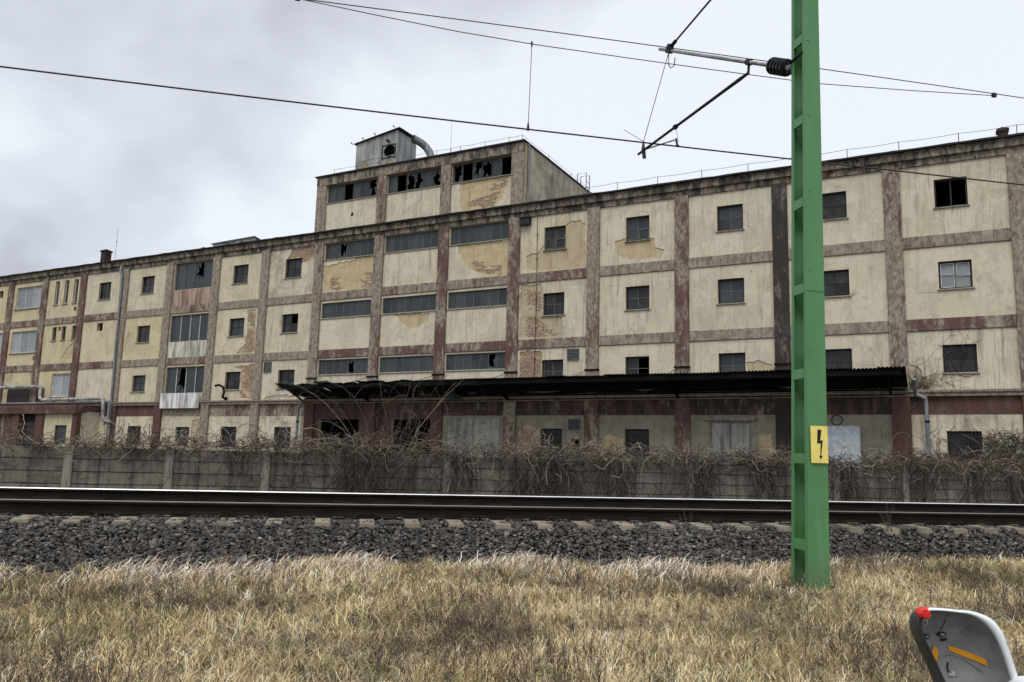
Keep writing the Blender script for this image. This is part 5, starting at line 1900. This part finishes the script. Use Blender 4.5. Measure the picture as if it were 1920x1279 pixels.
def lerpz(v0, v1, z):
    return v0 + (v1 - v0) * z / 7.8


def mcorner(z):
    a0 = lerpz(5.572, 5.757, z)
    a1 = lerpz(5.868, 5.965, z)
    d = lerpz(.375, .325, z)
    return a0, a1, d


def channel(front):
    mb = MB()
    tk, fl = .012, .062
    secs = []
    for z in (ZB, ZT):
        a0, a1, d = mcorner(z)
        if front:
            b0 = 9.0
            P = [(a0, b0), (a1, b0), (a1, b0 + fl), (a1 - tk, b0 + fl), (a1 - tk, b0 + tk), (a0 + tk, b0 + tk), (a0 + tk, b0 + fl), (a0, b0 + fl)]
        else:
            b0 = 9.0 + d
            P = [(a1, b0), (a0, b0), (a0, b0 - fl), (a0 + tk, b0 - fl), (a0 + tk, b0 - tk), (a1 - tk, b0 - tk), (a1 - tk, b0 - fl), (a1, b0 - fl)]
        secs.append([(x, y, z) for x, y in P])
    n = 8
    mb.v = secs[0] + secs[1]
    for i in range(n):
        j = (i + 1) % n
        mb.f.append((i, j, n + j, n + i))
        mb.m.append(0)
    mb.f.append(tuple(range(n))[::-1])
    mb.f.append(tuple(range(n, 2 * n)))
    mb.m += [0, 0]
    return mb


part('channel', channel(True), M['mast'], mast)
part('channel', channel(False), M['mast'], mast)
BZ = [0.61, 1.66, 2.72, 3.82, 4.97, 6.11, 7.26, 8.4, 9.5]
for z in BZ:
    for side in (0, 1):
        zc = z
        h = .062 if side == 0 else .30  # unseen far-side plates made taller to block light inside the mast
        pts = []
        for zz_ in (zc - h, zc + h):
            a0, a1, d = mcorner(zz_)
            if side == 0:
                xo, xi = a0 + .0125, a0 + .024
            else:
                xo, xi = a1 - .024, a1 - .0125
            b0, b1 = 9.0 + .014, 9.0 + d - .014
            pts += [(xo, b0, zz_), (xi, b0, zz_), (xi, b1, zz_), (xo, b1, zz_)]
        part('batten_plate', MB().hexa(pts), M['mast'], mast)
        # fillet strip that brings the plate flush with the flanges
        pts = []
        for zz_ in (zc - h, zc + h):
            a0, a1, d = mcorner(zz_)
            xo, xi = (a0 - .006, a0 + .0115) if side == 0 else (a1 - .0115, a1 + .006)
            b0, b1 = 9.0 + .063, 9.0 + d - .063
            pts += [(xo, b0, zz_), (xi, b0, zz_), (xi, b1, zz_), (xo, b1, zz_)]
        part('batten_plate', MB().hexa(pts), M['mast'], mast)
a0, a1, d = mcorner(3.78)
part('weld_seam', MB().box(a0 - .004, 8.994, 3.775, a1 + .004, 8.9985, 3.787), M['mast'], mast)
for z in np.arange(.9, 9.5, 1.05):
    a0, a1, d = mcorner(z)
    for da in (.05,):
        part('bolt_head', MB().tube([(a0 + da, 8.999, z), (a0 + da, 8.990, z)], .010, 6), M['mast'], mast)
mb = MB()
a0, a1, d = mcorner(0)
mb.box(a0 - .25, 8.8, -.25, a1 + .25, 9.6, .03)
part('footing', mb, M['fence_post'], mast)

sg = thing('warning_sign', 'yellow high voltage sign with a black lightning bolt arrow fixed to the green mast', 'sign', 'track', (5.79, 8.99, 1.6))
SGX0, SGX1, SGZ0, SGZ1 = 5.652, 5.882, 1.605, 2.060
part('plate', MB().box(SGX0, 8.976, SGZ0, SGX1, 8.984, SGZ1), M['yellow'], sg)
# bolt emblem measured on the plate: u 0..1 across, v 0..1 down
bolt = [(.40, .10), (.64, .10), (.54, .40), (.70, .37), (.575, .80), (.66, .80), (.56, .91), (.46, .80), (.53, .80), (.57, .47), (.36, .47)]
bp = [(SGX0 + u * (SGX1 - SGX0), SGZ1 - v * (SGZ1 - SGZ0)) for u, v in bolt]
part('lightning_bolt', cut_panel(bp, [], 8.9735, 8.9755), M['black'], sg)
for z in (SGZ0 + .02, SGZ1 - .02):
    part('screw', MB().tube([((SGX0 + SGX1) / 2, 8.9755, z), ((SGX0 + SGX1) / 2, 8.972, z)], .006, 6), M['galv'], sg)
for z in (SGZ0 + .08, SGZ1 - .08):
    part('back_strap', MB().box(SGX0 + .03, 8.985, z, SGX1 - .02, 8.9985, z + .03), M['galv'], sg)

# ------------------------------------------------------------------ cantilever and wires
ct = thing('catenary_cantilever', 'steel cantilever with a ribbed black insulator reaching from the green mast over the track', 'cantilever', 'track', (5.7, 9.35, 6.95))


def lp(p, q, f):
    return tuple(p[i] + (q[i] - p[i]) * f for i in range(3))


A0_ = (5.735, 9.33, 6.955)
A1_ = (5.30, 12.95, 9.08)
part('top_tube', MB().tube([lp(A0_, A1_, .115), A1_], .030, 10), M['galv'], ct, smooth=True)
ins = MB()
pts, rs = [], []
for k in range(5):
    f = .018 + .019 * k
    pts += [lp(A0_, A1_, f), lp(A0_, A1_, f + .006), lp(A0_, A1_, f + .011), lp(A0_, A1_, f + .0175)]
    rs += [.055, .118, .122, .055]
ins.tube(pts, rs, 18)
part('insulator', ins, M['porcelain'], ct)
part('insulator_cap', MB().tube([lp(A0_, A1_, .0), lp(A0_, A1_, .019)], .05, 10), M['galv'], ct)
part('insulator_cap', MB().tube([lp(A0_, A1_, .113), lp(A0_, A1_, .135)], .042, 10), M['black_steel'], ct)
mbk = MB()
mbk.box(5.69, 9.335, 6.90, 5.79, 9.40, 7.05)
mbk.tube([(5.74, 9.33, 7.04), (5.74, 9.2, 7.06), (5.74, 9.05, 7.05)], .022, 6)
part('mast_bracket', mbk, M['black_steel'], ct)
J = lp(A0_, A1_, .262)
D1 = (4.87, 12.9, 6.99)
J2 = (J[0], J[1] + .02, J[2] - .16)
part('diagonal_tube', MB().tube([lp(J2, D1, .06), lp(J2, D1, .2), D1], [.030, .026, .022], 10), M['black_steel'], ct, smooth=True)
part('tube_clamp', MB().tube([lp(A0_, A1_, .25), lp(A0_, A1_, .275)], .048, 10), M['black_steel'], ct)
part('tube_clamp', MB().tube([J, J2, lp(J2, D1, .08)], [.02, .024, .030], 8), M['black_steel'], ct)
K1 = lp(A0_, A1_, .90)
part('messenger_clamp', MB().tube([lp(A0_, A1_, .885), lp(A0_, A1_, .925)], .052, 10), M['black_steel'], ct)
mm = MB()
mm.box(K1[0] - .05, K1[1] - .04, K1[2] + .03, K1[0] + .06, K1[1] + .04, K1[2] + .11)
part('messenger_clamp', mm, M['black_steel'], ct)
T0 = (K1[0] + .02, K1[1], K1[2] + .08)
part('tie_rod', MB().tube([T0, (5.80, 9.25, 9.43)], .017, 8), M['black_steel'], ct)
part('tie_rod_end', MB().tube([T0, lp(T0, (5.80, 9.25, 9.43), .05)], .034, 8), M['black_steel'], ct)
# hook under the clamp and the suspension wire of the registration arm
hk = [(K1[0] - .02, K1[1], K1[2] - .06), (K1[0] - .03, K1[1], K1[2] - .26), (K1[0] + .02, K1[1], K1[2] - .33), (K1[0] + .08, K1[1], K1[2] - .28), (K1[0] + .10, K1[1], K1[2] - .12)]
part('hook', MB().tube(hk, .010, 6), M['galv'], ct)
E1 = lp(J2, D1, .945)
part('suspension_wire', MB().tube([(K1[0] - .03, K1[1], K1[2] - .06), (E1[0], E1[1], E1[2] + .16)], .007, 5), M['wire'], ct)
part('tube_clamp', MB().tube([(E1[0], E1[1], E1[2] + .18), (E1[0], E1[1], E1[2] + .02), (E1[0] + .02, E1[1], E1[2] - .14)], [.012, .038, .034], 8), M['black_steel'], ct)
ARM0 = (E1[0] + .04, E1[1], E1[2] + .03)
ARM1 = (5.42, 12.45, 7.055)
part('steady_arm', MB().tube([ARM0, (5.40, 12.46, 7.15)], .014, 6), M['galv'], ct)
part('contact_clamp', MB().tube([(5.40, 12.46, 7.17), (5.42, 12.46, 7.05), (5.42, 12.46, 7.035)], [.018, .020, .045], 8), M['black_steel'], ct)
MID = lp(J2, D1, .62)
part('tube_clamp', MB().tube([lp(J2, D1, .612), lp(J2, D1, .632)], .042, 8), M['black_steel'], ct)
part('stay_wire', MB().tube([MID, (5.46, 12.5, 7.12)], .004, 4), M['galv'], ct)
part('stay_wire', MB().tube([(E1[0], E1[1], E1[2] + .17), (E1[0] - .40, E1[1] - .1, E1[2] + .30)], .006, 4), M['galv'], ct)

WB = 12.55


def wire(name, label, pts, rad):
    t = thing(name, label, 'wire', 'track', (5.2, WB, pts[0][2]))
    part('strand', MB().tube(pts, rad, 6), M['wire'], t, smooth=True)
    return t


cpts = [(a_, WB, 7.07 + .0006 * (a_ - 5.3) ** 2 if a_ < 5.3 else 7.065 + 0.0 * a_) for a_ in np.linspace(-60, 70, 66)]
cw = wire('contact_wire', 'thick lower contact wire running along the track below the cantilever', cpts, .0135)
mpts = [(a_, WB, 8.90 - .0013 * (a_ - 5.4) ** 2 * .5) for a_ in np.linspace(-45, 55, 60)]
mw = wire('messenger_wire', 'upper messenger wire passing through the clamp at the cantilever tip', mpts, .0085)
spts = [(-1.12, WB, 8.87), (.1, WB, 8.77), (1.5, WB, 8.67), (2.84, WB, 8.62), (4.58, WB, 8.60), (6.2, WB, 8.59), (7.7, WB, 8.59), (8.36, WB, 8.60), (10.17, WB, 8.70), (12.08, WB, 8.83)]
sw_ = wire('stitch_wire', 'thin stitch wire slung just below the messenger wire either side of the cantilever', spts, .0075)
for p in (spts[0], spts[-1]):
    part('clamp', MB().box(p[0] - .04, WB - .025, p[2] - .03, p[0] + .04, WB + .025, p[2] + .05), M['black_steel'], sw_)
dp = wire('dropper_wire', 'thin upright dropper joining the stitch wire to the contact wire', [(2.80, WB, 8.62), (2.77, WB, 7.09)], .006)
part('clamp', MB().tube([(2.77, WB, 7.20), (2.77, WB, 7.06)], [.010, .032], 8), M['black_steel'], dp)
part('clamp', MB().tube([(2.80, WB, 8.66), (2.80, WB, 8.57)], [.020, .012], 8), M['black_steel'], dp)

# ------------------------------------------------------------------ child seat at the lower right
seat = thing('child_bike_seat', 'white rimmed grey plastic child bicycle seat with red button and orange strips', 'child seat', 'world', (1.24, 2.25, 0.0))
seat.location.x += .010


def mat_shell():
    n = NT('speckled_grey_plastic', 0.42, 0.4)
    a = n.noise(n.map(), 14, 5, 0.6)
    f = n.noise(n.map(), 420, 2, 0.7)
    c = n.mix(n.ramp(a, .35, .65), (.24, .245, .245), (.33, .335, .335))
    c = n.mix(n.math('MULTIPLY', n.ramp(f, .5, .7), .4), c, (.32, .32, .32))
    sc = n.ramp(n.noise(n.map((60, 20, 9)), 3.0, 4, .7, .4), .66, .70)
    c = n.mix(n.math('MULTIPLY', sc, .5), c, (.45, .45, .44))
    dirt = n.ramp(n.noise(n.map((1, 1, 1), (3, 1, 2)), 22, 6, .7), .50, .72)
    c = n.mix(n.math('MULTIPLY', dirt, .55), c, (.10, .095, .085))
    n.bump(f, .15, .001)
    return n.done(c)


M['shell'] = mat_shell()
M['shell_white'] = simple('white_plastic_rim', (.82, .87, .90), .3, var=.05, spec=.5)
M['red'] = simple('red_plastic', (.75, .03, .02), .3, var=.15, scale=60, spec=.5)
M['orange'] = simple('orange_reflective_strip', (.85, .36, .02), .4, var=.1)
M['dark_plastic'] = simple('dark_plastic', (.03, .03, .032), .5, var=.2)
M['silver'] = simple('silver_print', (.5, .5, .5), .4)
# outline of the opening, clockwise from the top left, (x, z)
OUT = [(1.082, 1.160), (1.095, 1.177), (1.113, 1.184), (1.15, 1.184), (1.187, 1.181), (1.224, 1.177), (1.256, 1.162), (1.285, 1.133), (1.306, 1.088), (1.318, 1.045), (1.330, 1.000), (1.338, .93), (1.340, .84), (1.330, .76), (1.30, .71), (1.25, .695), (1.205, .71), (1.178, .77), (1.168, .84), (1.160, .90), (1.150, .965), (1.140, 1.003), (1.124, 1.041), (1.100, 1.093), (1.084, 1.130)]
# smooth closed curve
def chaikin(p, it=2):
    for _ in range(it):
        q = []
        for i in range(len(p)):
            a, b = Vector(p[i]), Vector(p[(i + 1) % len(p)])
            q += [tuple(a * .75 + b * .25), tuple(a * .25 + b * .75)]
        p = q
    return p


OC = chaikin(OUT)
cx0, cz0 = 1.215, .95
SY = 2.20


def bowl(scale, y, mb):
    n0 = len(mb.v)
    for (x, z) in OC:
        ax = cx0 + (z - cz0) * (-.17)            # the seat's middle line leans left at the top
        mb.v.append((ax + (x - ax) * scale, y, cz0 + (z - cz0) * (1 - (1 - scale) * .55)))
    return n0


shell = MB()
prof = [(1.0, SY), (.985, SY + .018), (.95, SY + .045), (.86, SY + .066), (.70, SY + .080), (.5, SY + .088), (.25, SY + .092), (.02, SY + .093)]
rings = [bowl(s, y, shell) for s, y in prof]
NN = len(OC)
for a_, b_ in zip(rings[:-1], rings[1:]):
    for i in range(NN):
        j = (i + 1) % NN
        shell.f.append((a_ + i, a_ + j, b_ + j, b_ + i))
        shell.m.append(0)
shell.f.append(tuple(rings[-1] + i for i in range(NN)))
shell.m.append(0)
so = part('shell', shell, M['shell'], seat, smooth=True)
# back skin in white
back = MB()
rb = [bowl(s * 1.01, y + .006, back) for s, y in prof]
for a_, b_ in zip(rb[:-1], rb[1:]):
    for i in range(NN):
        j = (i + 1) % NN
        back.f.append((a_ + j, a_ + i, b_ + i, b_ + j))
        back.m.append(0)
back.f.append(tuple(rb[-1] + i for i in range(NN))[::-1])
back.m.append(0)
M['shell_dark'] = simple('dark_grey_plastic', (.055, .058, .06), .45, var=.2)
part('back_skin', back, M['shell_dark'], seat, smooth=True)
# rim: broad flange on the right and top, thin on the left where a dark colour stands for shade
rim = MB()
rimd = MB()
pv = None
secs = []
for i in range(NN):
    p0, p1, p2 = Vector(OC[i - 1]), Vector(OC[i]), Vector(OC[(i + 1) % NN])
    tn = (p2 - p0).normalized()
    nr_ = Vector((-tn.y, tn.x))           # outward for a clockwise loop
    x, z = OC[i]
    right = min(1, max(0, (x - 1.20) / .06)) if z > 1.0 else (1.0 if x > 1.22 else 0.0)
    w = .0012 + .0033 * min(1, max(0, (x - 1.10) / .02)) * (z > 1.1) + .017 * right * (0.5 + .5 * min(1, max(0, (1.175 - z) / .03)))
    secs.append((p1 - nr_ * .001, p1 + nr_ * w, right))
n0 = len(rim.v)
for (a_, b_, r_) in secs:
    g_ = .3 + .7 * min(1, (b_ - a_).length / .006)
    rim.v += [(a_.x, SY + .012 * g_, a_.y), (a_.x, SY - .003 * g_, a_.y), ((a_.x + b_.x) / 2, SY - .007 * g_, (a_.y + b_.y) / 2), (b_.x, SY + .004 * g_, b_.y), (b_.x, SY + .02 * g_, b_.y)]
for i in range(NN):
    j = (i + 1) % NN
    for k in range(5):
        k2 = (k + 1) % 5
        rim.f.append((i * 5 + k, i * 5 + k2, j * 5 + k2, j * 5 + k))
        rim.m.append(1 if OC[i][0] < 1.19 and OC[i][1] < 1.168 else 0)
# dark strip on the left inner lip, its shade put into the colour
sec2 = [(x, z) for (x, z) in OC if x < 1.20 and .9 < z < 1.172]
sec2.sort(key=lambda q: -q[1])
for i, (x, z) in enumerate(sec2):
    w_ = .010
    rimd.v += [(x + .0012, SY - .003, z), (x + w_, SY - .001, z - .001), (x + w_, SY + .018, z - .001), (x + .001, SY + .012, z)]
for i in range(len(sec2) - 1):
    for k in range(4):
        rimd.f.append((i * 4 + k, i * 4 + (k + 1) % 4, (i + 1) * 4 + (k + 1) % 4, (i + 1) * 4 + k))
        rimd.m.append(0)
part('rim', rim, [M['shell_white'], M['shell_dark']], seat, smooth=True)
part('lip_shade_strip', rimd, M['dark_plastic'], seat, smooth=True)
part('arm_rest', MB().tube([(1.322, SY + .02, .985), (1.338, SY - .01, 1.005), (1.362, SY - .03, 1.014), (1.40, SY - .04, 1.012), (1.44, SY - .04, .99), (1.46, SY - .02, .93)], [.012, .020, .020, .020, .019, .018], 10), M['shell_white'], seat, smooth=True)


def disc(cx_, cz_, rx, rz, rot, y0, y1, k=18):
    return [(cx_ + rx * math.cos(t) * math.cos(rot) - rz * math.sin(t) * math.sin(rot), cz_ + rx * math.cos(t) * math.sin(rot) + rz * math.sin(t) * math.cos(rot)) for t in [2 * math.pi * q / k for q in range(k)]]


def shell_y(x, z):
    # depth of the bowl at x,z
    ax = cx0 + (z - cz0) * (-.17)
    xs_ = [p[0] for p in OC if abs(p[1] - z) < .02]
    if not xs_:
        return SY + .05
    hw = (max(xs_) - ax) if x > ax else (ax - min(xs_))
    s = min(1, max(abs(x - ax) / max(hw, .01), (z - 1.05) / .135 if z > 1.05 else 0))
    for (s0, y0_), (s1, y1_) in zip(prof[:-1], prof[1:]):
        if s1 <= s <= s0:
            return y1_ + (y0_ - y1_) * (s - s1) / (s0 - s1)
    return prof[-1][1]


def stick(name, loop, mat, thick=.004, lift=.002):
    c = (sum(p[0] for p in loop) / len(loop), sum(p[1] for p in loop) / len(loop))
    mb = cut_panel(loop, [], 0, thick)
    mb.v = [(x, shell_y(x, z) - lift - thick + y, z) for x, y, z in mb.v]
    return part(name, mb, mat, seat)


part('red_button', MB().tube([(1.100, SY + .012, 1.176), (1.100, SY - .004, 1.176), (1.100, SY - .012, 1.176)], [.016, .017, .011], 9), M['red'], seat, smooth=False)
part('button_stem', MB().tube([(1.118, SY + .02, 1.165), (1.108, SY - .002, 1.172)], [.008, .010], 8), M['red'], seat)
stick('badge_tongue', [(1.116, 1.166), (1.126, 1.168), (1.136, 1.152), (1.121, 1.151)], M['galv'], .004, .024)
bdg = stick('badge', [(1.121, 1.151), (1.135, 1.152), (1.137, 1.142), (1.132, 1.132), (1.125, 1.138)], M['silver'], .003, .026)
stick('badge_mark', chaikin([(1.127, 1.147), (1.132, 1.147), (1.132, 1.144), (1.129, 1.144), (1.129, 1.142), (1.132, 1.141), (1.131, 1.138), (1.127, 1.140)], 1), M['dark_plastic'], .001, .030)
for (x, z, rx, rz) in ((1.147, 1.100, .0095, .0068), (1.189, 1.107, .0125, .0068)):
    stick('strap_slot', disc(x, z, rx, rz, .1, 0, 0), M['dark_plastic'], .004, .003)
    stick('strap_buckle', rect(x - rx * .45, z - .0025, x + rx * .45, z + .0035), M['silver'], .003, .008)
stick('strap_slot', disc(1.196, 1.092, .010, .004, .2, 0, 0), M['dark_plastic'], .003, .001)
stick('reflective_strip', [(1.168, 1.076), (1.174, 1.071), (1.180, 1.066), (1.178, 1.045), (1.172, 1.030), (1.167, 1.022), (1.161, 1.038), (1.160, 1.058)], M['orange'], .002, .003)
stick('reflective_strip', [(1.206, 1.078), (1.215, 1.074), (1.233, 1.070), (1.268, 1.059), (1.298, 1.047), (1.301, 1.030), (1.275, 1.041), (1.233, 1.055), (1.211, 1.064)], M['orange'], .002, .003)
arc = chaikin([(1.176, .99), (1.180, 1.036), (1.190, 1.049), (1.205, 1.053), (1.221, 1.053), (1.251, 1.042), (1.290, 1.013)], 0)
mb = MB()
mb.tube([(x, shell_y(x, z) - .002, z) for x, z in arc], .0022, 6)
part('moulded_rib', mb, M['shell'], seat, smooth=True)
mb = MB()
mb.tube([(x, shell_y(x, z) - .001, z) for x, z in ((1.198, 1.176), (1.199, 1.155), (1.196, 1.135), (1.188, 1.118))], .0012, 6)
part('moulded_rib', mb, M['dark_plastic'], seat)
mb = MB()
mb.tube([(1.206, shell_y(1.206, 1.031) - .004, 1.032), (1.203, shell_y(1.203, 1.02) - .004, 1.02), (1.205, shell_y(1.205, 1.01) - .004, 1.010), (1.212, shell_y(1.212, 1.008) - .004, 1.006)], .0022, 6)
part('strap', mb, M['dark_plastic'], seat)
stick('moulded_mark', rect(1.206, .998, 1.222, 1.010), M['silver'], .002, .003)
# seat pan and carrier below the picture
part('seat_pan', MB().hexa([(1.16, SY + .05, .74), (1.34, SY + .05, .74), (1.34, SY - .20, .77), (1.16, SY - .20, .77), (1.17, SY + .07, .80), (1.33, SY + .07, .80), (1.33, SY - .20, .80), (1.17, SY - .20, .80)]), M['shell'], seat)
for x in (1.20, 1.29):
    part('support_rod', MB().tube([(x, SY - .1, .75), (x, SY + .0, .70), (x, SY + .06, .35), (x, SY + .06, .02)], .009, 8), M['black_steel'], seat)

# alike things share a group
GROUPS = {'downpipe': 'downpipes on the factory wall', 'vent_grille': 'louvred vents on the factory wall', 'round_wall_vent': 'round vents above the electrical cabinet',
          'roof_chimney': 'chimneys on the factory roof', 'aerial': 'thin aerials on the roofs', 'bare_shrub': 'leafless bushes behind the fence', 'dead_weed': 'dead weeds on the ballast',
          'roof_sapling': 'saplings growing on the roofs', 'lagged_pipe': 'pipes on the left wall', 'lightning_conductor': 'lightning conductor wires on the roof edges'}
for o in list(scene.objects):
    if o.parent is None and o.name.split('.')[0] in GROUPS:
        o['group'] = GROUPS[o.name.split('.')[0]]
